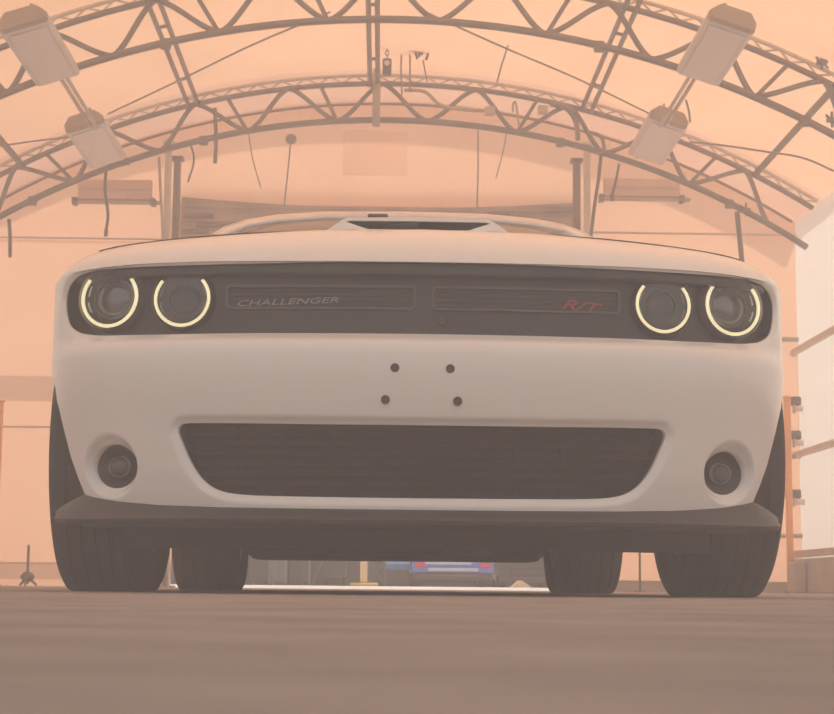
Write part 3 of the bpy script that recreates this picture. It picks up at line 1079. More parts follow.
def recess(s, z):
    e = 0.0
    for (dep, wid), h_, bb in zip(rec, holes[:2], bbs[:2]):
        if bb[0] < s < bb[1] and bb[2] < z < bb[3]:
            e -= dep * (1 - smooth01(dist(h_, s, z) / wid)) if not inside(h_, s, z) else dep
    for sg in (1, -1):
        u, v = (s - sg * fs), (z - fz)
        r = math.hypot(u, v)
        if r < 0.1:
            el = math.hypot(u / 0.072, v / 0.070)
            if el < 1:
                rin = el / max(1e-6, math.hypot(u / (1.32 * FR), v / FR))
                e -= 0.020 * smooth01((1 - el) / max(0.05, 1 - rin) * 1.0)
    return e


pts = []
s = -SL
grid_s = [-t_ for t_ in reversed(tops[1:])] + tops
for s in grid_s:
    n = 26 if abs(s) < 1.15 else 12
    zt = ztop(s)
    for k in range(1, 40):
        z = 0.17 + (0.0165 if abs(s) < 1.15 else 0.05) * k
        if z > zt - 0.006:
            break
        zb = lerp_table(bot, abs(s)) if abs(s) < bot[6][0] else None
        if not inside(outer, s, z) or (zb is not None and z < zb + 0.005):
            continue
        if abs(s) > 0.9 and dist(outer, s, z) < 0.007:
            continue
        bad = False
        for h_, bb in zip(holes, bbs):
            if bb[0] < s < bb[1] and bb[2] < z < bb[3]:
                if inside(h_, s, z) or dist(h_, s, z) < 0.026:
                    bad = True
                    break
        if not bad:
            pts.append((s, z))
for h_, ds in ((grille_loop, (0.003, 0.007, 0.011, 0.016, 0.021)), (lower_loop, (0.003, 0.007, 0.011, 0.015, 0.020))):
    for d_ in ds:
        for p in offset(h_, d_):
            if inside(outer, *p):
                pts.append(p)
for lp in fog_loops:
    cx = sum(p[0] for p in lp) / 36
    for k in range(48):
        an = 2 * PI * k / 48
        for f_ in (0.25, 0.5, 0.75, 1.0, 1.15):
            r0 = 1 / math.hypot(math.cos(an) / (1.32 * FR), math.sin(an) / FR)
            r1 = 1 / math.hypot(math.cos(an) / 0.072, math.sin(an) / 0.070)
            r = r0 + (r1 - r0) * f_
            p = (cx + r * math.cos(an), fz + r * math.sin(an))
            if inside(outer, *p):
                pts.append(p)


def keep(x, y):
    if not inside(outer, x, y):
        return False
    for h_, bb in zip(holes, bbs):
        if bb[0] < x < bb[1] and bb[2] < y < bb[3] and inside(h_, x, y):
            return False
    return True


co, fc = cdt([outer] + holes, pts, keep)
shell = MB()
shell.add([body(p.x, p.y, recess(p.x, p.y)) for p in co], fc)
# hole walls
for h_, dep in ((grille_loop, 0.003), (lower_loop, 0.012), (fog_loops[0], 0.014), (fog_loops[1], 0.014)):
    n = len(h_)
    base = -0.007 if h_ is grille_loop else (-0.012 if h_ is lower_loop else -0.020)
    v0 = [body(a, b, base) for a, b in h_]
    v1 = [body(a, b, base - dep) for a, b in h_]
    shell.add(v0 + v1, [(i, (i + 1) % n, n + (i + 1) % n, n + i) for i in range(n)])

# deck: hood, fenders, rear deck
PHI = [(0, 0.70), (0.012, 0.722), (0.03, 0.742), (0.06, 0.762), (0.10, 0.782), (0.15, 0.800), (0.22, 0.818), (0.30, 0.830), (0.40, 0.842), (0.6, 0.864), (1.2, 0.915), (1.7, 0.950), (4.0, 0.985), (6, 0.985)]
GQ = [(0, 1), (0.3, 0.96), (0.55, 0.86), (0.80, 0.76), (0.88, 0.72), (0.93, 0.64), (0.965, 0.48), (0.985, 0.28), (0.995, 0.12), (1, 0)]
xside = [(v.y, v.x) for v in dense if v.y < 4.9]


def deck(x, y):
    ax = abs(x)
    yl = lerp_table(yfront, ax) if ax < 0.949 else 0.98
    yy = max(0, y - yl)
    xs_ = lerp_table(xside, y)
    q = min(1, ax / max(0.05, xs_))
    zt = lerp_table(ZT, y)
    if y < 0.4 and ax < 0.75:
        gq = lerp_table(GQ, ax / 0.83)
    else:
        t_ = smooth01((y - 0.25) / 0.3)
        gq = lerp_table(GQ, q) * t_ + lerp_table(GQ, min(1, ax / 0.83)) * (1 - t_)
    f = lerp_table(PHI, yy)
    yr = 5.02 - y
    f = min(f, 0.88 + 0.5 * max(0, yr - 0.02)) if yr < 0.3 else f
    return zt + max(0, f - zt) * gq


poly = [tuple(plan(s)[0]) for s in tops] + [tuple(plan(-s)[0]) for s in reversed(tops[1:-1])]
inner = []
for d_ in (0.004, 0.010, 0.018, 0.028, 0.040, 0.055):
    for s in grid_s:
        if abs(s) > 4.2 and d_ < 0.01:
            continue
        p, n = plan(s)
        q = p - n * d_
        inner.append((q.x, q.y))
yg = [0.05 + 0.03 * i for i in range(22)] + [0.75 + 0.08 * i for i in range(53)]
for y in yg:
    for i in range(-30, 31):
        x = i * 0.031
        if inside(poly, x, y) and dist(poly, x, y) > 0.066:
            inner.append((x, y))
co, fc = cdt([poly], inner, lambda x, y: inside(poly, x, y))
bset = {}
shell_v = []
for p in co:
    shell_v.append((p.x, p.y, deck(p.x, p.y)))
# boundary of the deck takes the shell's exact rim
rim = {(round(plan(s)[0].x, 5), round(plan(s)[0].y, 5)): ztop(s) for s in grid_s}
for i, v in enumerate(shell_v):
    k = (round(v[0], 5), round(v[1], 5))
    if k in rim:
        shell_v[i] = (v[0], v[1], rim[k])
shell.add(shell_v, fc)
shell.build('body_shell', 'white_paint', car, True, True, 0.0008, 60)


# black panel behind the headlights and grille
def panel(loop, dep, step, name, m, top):
    bb = (min(p[0] for p in loop), max(p[0] for p in loop), min(p[1] for p in loop), max(p[1] for p in loop))
    ps = []
    s_ = bb[0]
    while s_ < bb[1]:
        z_ = bb[2]
        while z_ < bb[3]:
            if inside(loop, s_, z_) and dist(loop, s_, z_) > step * 0.4:
                ps.append((s_, z_))
            z_ += step
        s_ += step
    co_, fc_ = cdt([loop], ps, lambda x, y: inside(loop, x, y))
    b = MB().add([body(p.x, p.y, dep) for p in co_], fc_)
    n_ = len(loop)
    b.add([body(a, z_, top) for a, z_ in loop] + [body(a, z_, dep) for a, z_ in loop], [(i, (i + 1) % n_, n_ + (i + 1) % n_, n_ + i) for i in range(n_)])
    return b.build(name, m, car, True, merge=0.0003, angle=50)


gp = panel(grille_loop, -0.040, 0.03, 'grille_panel', 'black_gloss', -0.010)
# brow strip above the lamps
brow = MB()
rows = []
zb_ = on_body((110, 280), (732, 286))[1]
for k in range(81):
    s_ = -0.83 + 1.66 * k / 80
    cand = [z for s2, z in grille_loop if abs(s2 - s_) < 0.012]
    if not cand or max(cand) - zb_ < 0.014:
        continue
    gz_top = max(cand)
    zz = zb_
    rows.append([body(s_, gz_top - 0.001, -0.034), body(s_, gz_top - 0.003, -0.010), body(s_, zz + 0.008, -0.004), body(s_, zz, -0.006), body(s_, zz, -0.040)])
brow.grid(rows)
brow.build('brow_strip', 'black_gloss', car, True, angle=50)

# headlights
def arc_tube(b, c, R, r, a0, a1, n=40, m=8, sq=1.0):
    pts_ = []
    for k in range(n + 1):
        an = a0 + (a1 - a0) * k / n
        pts_.append((c[0] + R * math.cos(an), c[1], c[2] + R * math.sin(an)))
    b.tube(pts_, r, m)


def headlight(l, r, rad, dark, fwd_y, turn):
    y = 0.05
    for _ in range(5):
        x, z = LR(l, r, y)
        y = body(s_of_x(x), 0.6).y + fwd_y
    rr = rad * (CY + y) / F
    for sg in (-1, 1):
        c0 = (0, 0, 0)
        h = MB().lathe([(rr * 1.12, 0.020), (rr * 1.10, 0.002), (rr * 1.05, -0.005), (rr * 1.02, 0.002), (rr * 0.99, 0.022), (rr * 0.80, 0.045), (rr * 0.4, 0.060), (0.0008, 0.062)], 48, 'y', c0).build('headlight', 'lamp_bowl_dark' if dark else 'lamp_bowl', car, True, angle=50)
        if True:
            h.location = (sg * x, y, z)
            h.rotation_euler.z = math.radians(turn) * sg
            h.scale = (1 / math.cos(math.radians(turn)), 1, 1)
            h['label'] = ('inner' if dark else 'outer') + ' round headlight with a glowing halo'
        b = MB()
        arc_tube(b, (c0[0], c0[1] - 0.001, c0[2]), rr * 0.93, rr * 0.056, math.radians(90 + 48), math.radians(90 + 360 - 48))
        b.build('halo_ring', 'halo', h, True)
        b = MB()
        for sa in (200, -20, 20, 160):
            an = math.radians(sa)
            arc_tube(b, (c0[0], c0[1] + 0.008, c0[2]), rr * 0.80, rr * 0.045, an - 0.22, an + 0.22, 8, 6)
        b.build('reflector_bar', 'chrome' if not dark else 'trim_grey', h, True)
        pr = rr * (0.50 if dark else 0.62)
        prof = [(pr * 1.10, 0.040), (pr * 1.12, 0.016), (pr * 1.02, 0.012), (pr * 0.98, 0.018)]
        MB().lathe(prof, 36, 'y', c0).build('projector_ring', 'trim_grey' if not dark else 'black_plastic', h, True, angle=40)
        prof = [(pr * 0.98 * math.sin(t_ * PI / 2 / 8), 0.018 - 0.016 * math.cos(t_ * PI / 2 / 8)) for t_ in range(9)]
        prof[0] = (0.0006, prof[0][1])
        MB().lathe(prof, 36, 'y', c0).build('projector_lens', 'projector_glass' if not dark else 'black_gloss', h, True)
        prof = [(rr * 1.03 * math.sin(t_ * PI / 2 / 8), -0.004 - 0.008 * math.cos(t_ * PI / 2 / 8)) for t_ in range(9)]
        prof[0] = (0.0006, prof[0][1])
        MB().lathe(prof, 40, 'y', c0).build('lens_cover', 'lens_glass', h, True)


headlight((110, 299), (733, 305), 31, False, 0.020, 24)
headlight((182, 299), (663, 304.5), 29.5, True, 0.024, 12)


# two grille inserts with thin frames and badges
def rounded_rect(w, h, r, n=5):
    out = []
    for cx, cz, a0 in ((w / 2 - r, -h / 2 + r, -90), (w / 2 - r, h / 2 - r, 0), (-w / 2 + r, h / 2 - r, 90), (-w / 2 + r, -h / 2 + r, 180)):
        for k in range(n + 1):
            an = math.radians(a0 + 90 * k / n)
            out.append((cx + r * math.cos(an), cz + r * math.sin(an)))
    return out


ix0, iz1 = LR((416, 285), (432, 284.5), 0.04)
ix1, iz0 = LR((223, 310), (622.5, 315.5), 0.05)
iz1 = (iz1 + LR((223, 288), (622.5, 292), 0.05)[1]) / 2 + 0.001
iz0 = (iz0 + LR((416, 309), (432, 310), 0.04)[1]) / 2
inserts = []
for sg in (-1, 1):
    w, h = ix1 - ix0, iz1 - iz0
    cx, cz = sg * (ix0 + ix1) / 2, (iz0 + iz1) / 2
    ol = rounded_rect(w, h, 0.012)
    il = rounded_rect(w - 0.010, h - 0.010, 0.008)
    n = len(ol)

    def P(p, e):
        q = body(s_of_x(cx + p[0]), 0.62, e)
        return Vector((q.x, q.y, cz + p[1]))
    # subdivide the long edges so that the frame follows the bend of the nose
    def sub(lp):
        out = []
        for a, b in zip(lp, lp[1:] + lp[:1]):
            m_ = max(1, int(math.hypot(b[0] - a[0], b[1] - a[1]) / 0.03))
            m_ = 14 if abs(b[0] - a[0]) > 0.2 else 1
            for k in range(m_):
                out.append((a[0] + (b[0] - a[0]) * k / m_, a[1] + (b[1] - a[1]) * k / m_))
        return out
    ol, il = sub(ol), sub(il)
    n = len(ol)
    b = MB()
    b.add([P(p, -0.038) for p in ol] + [P(p, -0.030) for p in ol] + [P(p, -0.030) for p in il] + [P(p, -0.052) for p in il],
          [(j * n + i, j * n + (i + 1) % n, (j + 1) * n + (i + 1) % n, (j + 1) * n + i) for j in range(3) for i in range(n)])
    fr = b.build('grille_insert', 'insert_frame', car, True, angle=40)
    for k in range(4):
        zz = cz - h / 2 + h * (k + 1) / 5
        b = MB()
        b.grid([[P((u, zz - cz + dz), e) for dz, e in ((-0.003, -0.040), (-0.002, -0.0388), (0.002, -0.0388), (0.003, -0.040))] for u in [-w / 2 + 0.01 + (w - 0.02) * t_ / 14 for t_ in range(15)]])
        b.build('grille_bar', 'black_gloss', fr)
    inserts.append(fr)
for px, py in ((442, 321),):
    p_ = pix(px, py, CY + 0.035)
    MB().lathe([(0.0005, 0), (0.009, 0.0), (0.011, 0.004)], 20, 'y', (p_.x - CX, body(0.05, 0.58, -0.038).y - 0.002, p_.z)).build('sensor_cap', 'lip_plastic', gp)


def lettering(body_, l, r, h, y, m, name, parent, shear=0.0, bold=0.0):
    cu = bpy.data.curves.new(name, 'FONT')
    cu.body = body_
    cu.size = 1.0
    cu.extrude = 0.02
    cu.offset = bold
    cu.shear = shear
    tmp = bpy.data.objects.new(name, cu)
    COL.objects.link(tmp)
    bpy.context.view_layer.update()
    me = bpy.data.meshes.new_from_object(tmp.evaluated_get(bpy.context.evaluated_depsgraph_get()))
    bpy.data.objects.remove(tmp)
    xs_ = [v.co.x for v in me.vertices]
    ys_ = [v.co.y for v in me.vertices]
    x0, x1, y0, y1 = min(xs_), max(xs_), min(ys_), max(ys_)
    a, b = pix(l[0], l[1], CY + y), pix(r[0], r[1], CY + y)
    hh = h * (CY + y) / F
    for v in me.vertices:
        u = (v.co.x - x0) / (x1 - x0)
        x = a.x + (b.x - a.x) * u - CX
        z = a.z + (b.z - a.z) * u + ((v.co.y - y0) / (y1 - y0) - 0.5) * hh
        yy = body(s_of_x(x), 0.62, -0.0345).y - (0.002 if v.co.z > 0 else 0.0)
        v.co = (x, yy, z)
    me.materials.clear()
    me.materials.append(MATS[m])
    o = bpy.data.objects.new(name, me)
    COL.objects.link(o)
    o.parent = parent
    return o


lo = lettering('CHALLENGER', (236.5, 301), (338.5, 298.5), 6.0, 0.02, 'badge_silver', 'lettering', inserts[0], 0.25)
lo['label'] = 'wide flat silver capital lettering'
lo = lettering('R/T', (563, 302.5), (604, 307.5), 10.5, 0.03, 'badge_red', 'lettering', inserts[1], 0.45, 0.005)
lo['label'] = 'small slanted red badge letters'

# lower grille
lgp = panel(lower_loop, -0.075, 0.04, 'lower_grille', 'grille_black', -0.024)
zlo = min(z for s_, z in lower_loop)
zhi = max(z for s_, z in lower_loop)
for k in range(7):
    z = zlo + (zhi - zlo) * (k + 0.6) / 7.4
    sm = 0
    while inside(lower_loop, sm + 0.004, z):
        sm += 0.004
    b = MB()
    b.grid([[body(s_, z + dz, e) for dz, e in ((-0.004, -0.070), (-0.004, -0.050), (0.004, -0.046), (0.004, -0.070))] for s_ in [-sm + 2 * sm * t_ / 30 for t_ in range(31)]])
    b.build('grille_slat', 'grille_black', lgp, True, angle=30)
for k in range(9):
    s_ = -0.40 + 0.1 * k
    zz = [z_ for z_ in [zlo + 0.004 * i for i in range(50)] if inside(lower_loop, s_, z_)]
    if zz:
        b = MB()
        b.grid([[body(s_ + ds, z_, e) for ds, e in ((-0.003, -0.072), (-0.003, -0.056), (0.003, -0.056), (0.003, -0.072))] for z_ in (zz[0], zz[-1])])
        b.build('grille_rib', 'grille_black', lgp)

# fog lamps
for sg in (1, -1):
    c_ = body(sg * fs, fz, -0.026)
    c0 = (0, 0, 0)
    h = MB().lathe([(0.056, 0.03), (0.055, 0.006), (0.050, 0.004), (0.044, 0.008), (0.036, 0.014), (0.030, 0.02), (0.0006, 0.024)], 36, 'y', c0).build('fog_lamp', 'black_plastic', car, True, angle=40)
    h.location = (c_.x, c_.y, fz)
    h.scale = (1.27, 1, 1)
    nn = plan(sg * fs)[1]
    h.rotation_euler.z = math.atan2(nn.x, -nn.y)
    prof = [(0.019 * math.sin(t_ * PI / 2 / 6), 0.010 - 0.012 * math.cos(t_ * PI / 2 / 6)) for t_ in range(7)]
    prof[0] = (0.0006, prof[0][1])
    MB().lathe(prof, 28, 'y', c0).build('fog_lens', 'fog_glass', h, True)
    MB().lathe([(0.0195, 0.014), (0.0212, 0.004), (0.0230, 0.014)], 28, 'y', c0).build('fog_ring', 'trim_grey', h, True)

# licence-plate bracket holes
for px, py in ((395, 368), (450, 369), (385.5, 399.5), (457.5, 401)):
    p_ = pix(px, py, CY - 0.03)
    s_ = s_of_x(p_.x - CX)
    q = body(s_, p_.z)
    MB().lathe([(0.0095, 0.006), (0.0092, -0.0010), (0.0080, -0.0014), (0.0070, -0.0006), (0.0005, -0.0004)], 20, 'y', (q.x, q.y - (0.0025 if py > 380 else 0.0), q.z)).build('screw_hole', 'rubber', car)

# front lip
lip = MB()
rows = []
send = s_of_y(0.44)
for k in range(97):
    s_ = -send + 2 * send * k / 96
    a = abs(s_)
    zt = lerp_table(bot, a) + 0.004
    t_ = smooth01((a - 0.72) / (send - 0.72))
    out = 0.020 * (1 - t_) - 0.056 * t_
    zo = 0.151 + 0.018 * t_
    if a > bot[6][0]:
        zt = bot[6][1] + 0.004 - 0.062 * ((a - bot[6][0]) / (send - bot[6][0])) ** 0.8
    rows.append([body(s_, zt, -0.05), body(s_, zt, -0.004 - 0.02 * t_), body(s_, zt - 0.006, 0.004 - 0.018 * t_), Vector((*body(s_, 0.2, out - 0.006 + 0.012).xy, zo + 0.012)), Vector((*body(s_, 0.2, out + 0.012).xy, zo + 0.003)), Vector((*body(s_, 0.2, out + 0.006).xy, zo - 0.006)), Vector((*body(s_, 0.2, -0.06).xy, zo - 0.012))])
lip.grid(rows)
fl = lip.build('front_lip', 'lip_plastic', car, True, angle=40)
dam = MB()
dam.grid([[(x, 0.22 + 0.4 * (x / 0.7) ** 2 * 0.5, z) for x in [-0.68 + 1.36 * k / 24 for k in range(25)]] for z in (0.18, 0.135, 0.100)])
dam.build('air_dam', 'underbody', car, True)

# hood scoop
yS = 0.62
def SP(hw, py, y):
    p_ = pix(CX * 0 + AX + hw, py, CY + y)
    return (p_.x - CX, p_.z)
top_w, top_z = SP(74, 219.5, yS)
bot_w = SP(114, 233, yS)[0]
op_t = SP(73, 222.2, yS)
op_b = SP(50, 230.2, yS)
axx = SP(0, 225, yS)[0]
top_w -= axx; bot_w -= axx
ow_t, ow_b = op_t[0] - axx, op_b[0] - axx
z0 = 0.80
sc = MB()
secs = []
for y, tz, k in ((yS, top_z, 1.0), (yS + 0.05, top_z + 0.006, 1.02), (yS + 0.25, top_z + 0.012, 1.05), (yS + 0.6, top_z + 0.004, 1.05), (yS + 0.95, 0.895, 1.0)):
    secs.append([(-bot_w * k - 0.02, y, z0), (-bot_w * k, y, deck(bot_w, y)), (-top_w * 1.02 * k, y, tz - 0.006), (-top_w * 0.94 * k, y, tz), (0, y, tz + 0.003), (top_w * 0.94 * k, y, tz), (top_w * 1.02 * k, y, tz - 0.006), (bot_w * k, y, deck(bot_w, y)), (bot_w * k + 0.02, y, z0)])
sc.grid(secs)
# front face with the opening left out: a ring of quads around the mouth
fo = [(-bot_w, z0), (-bot_w, deck(bot_w, yS)), (-top_w * 1.02, top_z - 0.006), (-top_w * 0.94, top_z), (0, top_z + 0.003), (top_w * 0.94, top_z), (top_w * 1.02, top_z - 0.006), (bot_w, deck(bot_w, yS)), (bot_w, z0)]
zo_t, zo_b = op_t[1], op_b[1]
fi = [(-ow_b, zo_b - 0.0), (-ow_b - 0.012, zo_b + 0.004), (-ow_t * 0.99, zo_t - 0.003), (-ow_t * 0.93, zo_t), (0, zo_t + 0.001), (ow_t * 0.93, zo_t), (ow_t * 0.99, zo_t - 0.003), (ow_b + 0.012, zo_b + 0.004), (ow_b, zo_b)]
n = 9
vs = [(x, yS, z) for x, z in fo] + [(x, yS + 0.004, z) for x, z in fi] + [(x, yS + 0.14, z) for x, z in fi]
sc.add(vs, [(i, i + 1, n + i + 1, n + i) for i in range(n - 1)] + [(0, n, 2 * n - 1, n - 1)] + [(n + i, n + (i + 1) % n, 2 * n + (i + 1) % n, 2 * n + i) for i in range(n)])
scoop = sc.build('hood_scoop', 'white_paint', car, True, merge=0.0004, angle=35)
b = MB()
b.add([(x, yS + 0.10, z) for x, z in fi] + [(x * 0.995, yS + 0.012, z) for x, z in fi], [tuple(range(n))] + [(i, (i + 1) % n, n + (i + 1) % n, n + i) for i in range(n)])
b.build('intake_mouth', 'black_plastic', scoop)

# hood shut lines
def seam(pts_, name='shut_line'):
    v = [Vector((x, y, deck(x, y) + 0.0008)) for x, y in pts_]
    MB().tube(spline(v, 6), 0.0022, 6).build(name, 'rubber', car)


for sg in (-1, 1):
    seam([(sg * 0.735, 0.30), (sg * 0.68, 0.265), (sg * 0.58, 0.245), (sg * 0.45, 0.24), (sg * 0.33, 0.25), (sg * 0.15, 0.26)])
    seam([(sg * 0.735, 0.30), (sg * 0.74, 0.6), (sg * 0.74, 1.0), (sg * 0.74, 1.5)])
    seam([(sg * 0.790, 0.50), (sg * 0.826, 0.49), (sg * 0.850, 0.475)])

# cabin
def sym_curve(rp):
    return [(-x, y, z) for x, y, z in reversed(rp[1:])] + rp


def RP(hw, py, y):
    dy = math.tan(ROLL) * hw
    x, z = LR((405.5 - hw, py - dy), (405.5 + hw, py + dy), y)
    return (x, y, z)


head = sym_curve([RP(0.01, 215.8, 2.30), RP(82, 217.0, 2.33), RP(128, 221.0, 2.38), RP(158, 226.5, 2.44), RP(176, 233.0, 2.52), RP(184, 238.0, 2.60)])
crest = sym_curve([RP(0.01, 211.5, 2.75), RP(82, 212.8, 2.75), RP(128, 216.5, 2.75), RP(159, 221.8, 2.75), RP(180, 229.0, 2.75), RP(192, 236.5, 2.75)])
mid1 = [((a[0] + b[0]) / 2, (a[1] + b[1]) / 2, (a[2] + b[2]) / 2 + 0.002) for a, b in zip(head, crest)]
r2 = [(x, 3.2, z + 0.008) for x, y, z in crest]
r3 = sym_curve([(0, 3.7, 1.345), (0.28, 3.7, 1.340), (0.44, 3.68, 1.326), (0.55, 3.66, 1.305), (0.63, 3.64, 1.28), (0.68, 3.6, 1.255)])
rf = MB().grid([head, mid1, crest, r2, r3])
rf.grid([[(x, y, z - 0.02) for x, y, z in c_] for c_ in (head, mid1, crest, r2, r3)])
rf.grid([head, [(x, y, z - 0.02) for x, y, z in head]])
ro = rf.build('roof', 'white_paint', car, True, merge=0.0005, angle=50)
base = sym_curve([(0, 1.48, 0.945), (0.29, 1.51, 0.94), (0.50, 1.58, 0.93), (0.64, 1.68, 0.92), (0.72, 1.78, 0.91), (0.76, 1.86, 0.905)])
ws = []
for j in range(7):
    t_ = j / 6
    ws.append([(a[0] + (b[0] - a[0]) * t_, a[1] + (b[1] - a[1]) * t_, a[2] + (b[2] - a[2] - 0.008) * t_ + 0.03 * math.sin(PI * t_)) for a, b in zip(base, head)])
MB().grid(ws).build('windshield', 'windshield_glass', car, True)
rb = sym_curve([(0, 4.42, 0.99), (0.28, 4.42, 0.985), (0.44, 4.40, 0.98), (0.55, 4.36, 0.975), (0.65, 4.30, 0.965), (0.72, 4.2, 0.955)])
MB().grid([r3, [((a[0] + b[0]) / 2, (a[1] + b[1]) / 2, (a[2] + b[2]) / 2 + 0.02) for a, b in zip(r3, rb)], rb]).build('rear_window', 'tinted_glass', car, True)
for k, sg in ((0, -1), (-1, 1)):
    rail_t = [head[k], mid1[k], crest[k], r2[k], r3[k]]
    pil = MB()
    pil.tube([(base[k][0], base[k][1], base[k][2]), ((base[k][0] + head[k][0]) / 2, (base[k][1] + head[k][1]) / 2, (base[k][2] + head[k][2]) / 2 + 0.03), head[k]], 0.012, 8)
    pil.build('pillar', 'white_paint', car, True)
    bel = [(sg * 0.78, 1.86, 0.90), (sg * 0.83, 2.25, 0.915), (sg * 0.84, 2.7, 0.925), (sg * 0.84, 3.2, 0.935), (sg * 0.81, 3.75, 0.95)]
    MB().grid([rail_t, [((a[0] + b[0]) / 2 + sg * 0.02, (a[1] + b[1]) / 2, (a[2] + b[2]) / 2) for a, b in zip(rail_t, bel)], bel]).build('side_window', 'tinted_glass', car, True)
    q = [r3[k], bel[-1], rb[k]]
    MB().add([r3[k], bel[-1], rb[k], (sg * 0.80, 4.0, 0.95)], [(0, 1, 3), (0, 3, 2)]).build('quarter_panel', 'white_paint', car)
# headliner, seats' tops, mirror, wipers
MB().grid([[(x * 0.97, y + 0.03, z - 0.035) for x, y, z in c_] for c_ in (head, mid1, crest, r2, r3)]).build('headliner', 'liner_beige', car, True)
mp = pix(380, 216.5, CY + 2.18)
MB().box((mp.x - CX - 0.035, 2.16, mp.z - 0.010), (mp.x - CX + 0.035, 2.19, mp.z + 0.006), 0.004).build('rear_view_mirror', 'black_plastic', car)
for x0_, x1_ in ((-0.62, -0.1), (0.02, 0.5)):
    v = [(x0_ + (x1_ - x0_) * t_, 1.60 - 0.02 * t_ + 0.0, 1.01 - 0.02 * t_) for t_ in (0, 0.5, 1)]
    MB().tube(v, 0.006, 6).build('wiper', 'black_plastic', car)
for sg in (-1, 1):
    b = MB()
    b.box((sg * 0.36 - 0.22, 2.75, 0.35), (sg * 0.36 + 0.22, 2.90, 0.98), 0.05)
    b.box((sg * 0.36 - 0.13, 2.80, 1.0), (sg * 0.36 + 0.13, 2.90, 1.17), 0.04)
    b.build('seat', 'black_plastic', car)

# wheels
def wheel(x, y, wdt):
    w = wdt / 2
    R = RW
    prof = [(0.262, -w + 0.02), (0.285, -w + 0.004), (0.315, -w), (0.340, -w + 0.003), (0.354, -w + 0.011), (0.3615, -w + 0.026)]
    gx = [-w + 0.052 + (wdt - 0.104) * k / 4 for k in range(5)]
    for i, g_ in enumerate(gx):
        if 0 < i < 4 or True:
            prof += [(R, g_ - 0.006), (R - 0.0025, g_ - 0.004), (R - 0.0025, g_ + 0.004), (R, g_ + 0.006)]
    prof += [(0.3615, w - 0.026), (0.354, w - 0.011), (0.340, w - 0.003), (0.315, w), (0.285, w - 0.004), (0.262, w - 0.02)]
    t = MB().lathe(prof, 64, 'x', (0, 0, 0), True).build('wheel', 'rubber', car, True, angle=45)
    for v in t.data.vertices:      # flat where it carries the car
        v.co.z = max(v.co.z, -RW + 0.009)
    t.location = (x, y, RW - 0.009)
    sg = 1 if x > 0 else -1
    o_ = sg * (w - 0.03)
    MB().lathe([(0.266, -w + 0.02), (0.25, -w + 0.03), (0.245, 0), (0.25, w - 0.03), (0.266, w - 0.02), (0.27, 0)], 48, 'x', (0, 0, 0), True).build('rim', 'alloy', t, True, angle=40)
    MB().lathe([(0.0006, o_), (0.05, o_), (0.06, o_ - sg * 0.02), (0.06, o_ - sg * 0.06)], 24, 'x').build('hub', 'alloy', t, True, angle=40)
    for k in range(5):
        an = 2 * PI * k / 5
        b = MB().prism([(-0.030, 0.05), (0.030, 0.05), (0.022, 0.255), (-0.022, 0.255)], 'x', o_ - sg * 0.035, o_ - sg * 0.008)
        Rm = Matrix.Rotation(an, 4, 'X')
        b.v = [tuple(Rm @ Vector(v)) for v in b.v]
        b.build('spoke', 'alloy', t)
    MB().lathe([(0.0006, sg * 0.0), (0.17, 0.0), (0.17, sg * 0.02), (0.0006, sg * 0.02)], 32, 'x').build('brake_disc', 'galvanised', t)


wheel(-0.779, WF, 0.238)
wheel(0.795, WF, 0.238)
wheel(-0.805, WR_, 0.285)
wheel(0.805, WR_, 0.285)

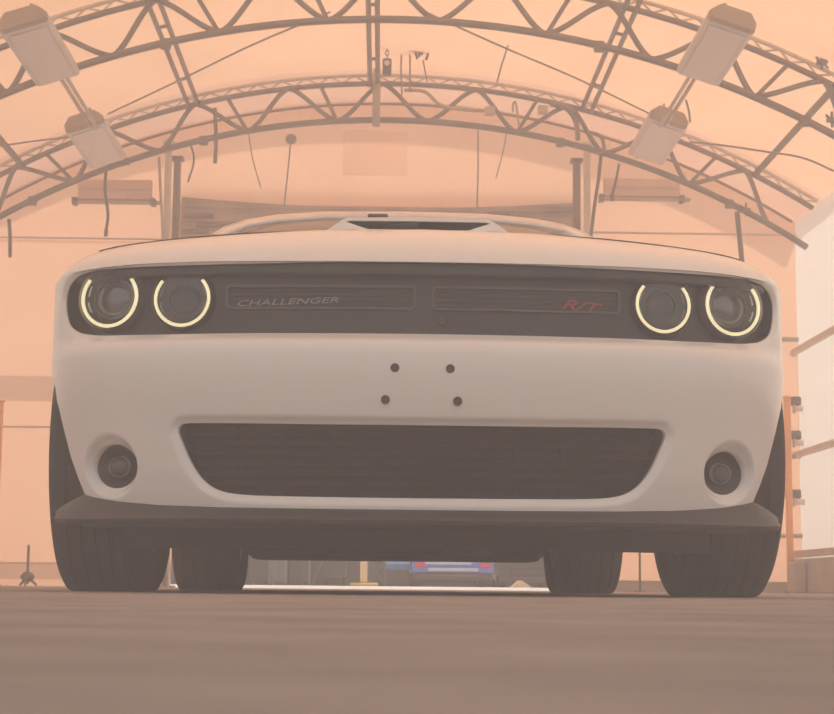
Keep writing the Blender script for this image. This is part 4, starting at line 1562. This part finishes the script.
# underside
ub = MB()
ub.box((-0.66, 0.26, 0.185), (0.66, 4.75, 0.24), 0.02)
ub.box((-0.84, 1.42, 0.185), (0.84, 3.42, 0.26), 0.02)
ub.build('floor_pan', 'underbody', car)
MB().box((-0.69, 4.35, 0.145), (0.69, 4.93, 0.30), 0.03).build('rear_valance', 'underbody', car)
MB().box((-0.33, 3.55, 0.16), (0.20, 4.3, 0.22), 0.03).build('fuel_tank', 'underbody', car)
MB().box((-0.62, 0.75, 0.15), (0.62, 1.0, 0.24), 0.02).build('front_crossmember', 'underbody', car)
for sg in (-1, 1):
    MB().tube([(sg * 0.25, 1.3, 0.19), (sg * 0.25, 3.3, 0.18), (sg * 0.42, 4.2, 0.20), (sg * 0.45, 4.98, 0.20)], 0.035, 10).build('exhaust_pipe', 'underbody', car, True)
    MB().tube([(sg * 0.28, 0.9, 0.20), (sg * 0.72, 0.96, 0.22)], 0.03, 8).build('control_arm', 'underbody', car)
    MB().tube([(sg * 0.1, 3.95, 0.30), (sg * 0.75, 3.91, 0.30)], 0.05, 8).build('half_shaft', 'underbody', car)
    MB().box((min(sg * 0.50, sg * 0.84), 0.53, 0.3), (max(sg * 0.50, sg * 0.84), 0.56, 0.70)).build('wheel_liner', 'underbody', car)

car.rotation_euler.z = math.radians(0.2)
# ================================================================== HAZE volumes added to stand in for the lens flare veil
prof = [(-WX + 0.01, -0.02)] + [(arc(RR - 0.07, -TH + 0.003 + 2 * (TH - 0.003) * k / 24)[0] * 0.985, arc(RR - 0.07, -TH + 0.003 + 2 * (TH - 0.003) * k / 24)[1]) for k in range(25)] + [(WX - 0.01, -0.02)]
for ya, yb, dens, lab in ((-2.0, 3.40, 0.074, 'thicker warm haze added in the tent mouth to stand in for lens flare'), (3.402, DG - 0.02, 0.021, 'thin warm haze added deeper in the tent to stand in for lens flare')):
    hm = bpy.data.materials.new('haze')
    hm.use_nodes = True
    nt = hm.node_tree
    nt.nodes.remove(nt.nodes['Principled BSDF'])
    vsn = nt.nodes.new('ShaderNodeVolumeScatter')
    vsn.inputs['Color'].default_value = (0.86, 0.91, 0.99, 1)
    vsn.inputs['Density'].default_value = dens
    vsn.inputs['Anisotropy'].default_value = 0.1
    nt.links.new(vsn.outputs[0], nt.nodes['Material Output'].inputs['Volume'])
    MATS['haze'] = hm
    tag(MB().prism(prof, 'y', ya, yb).build('haze', 'haze'), lab, 'haze', None, 'stuff')
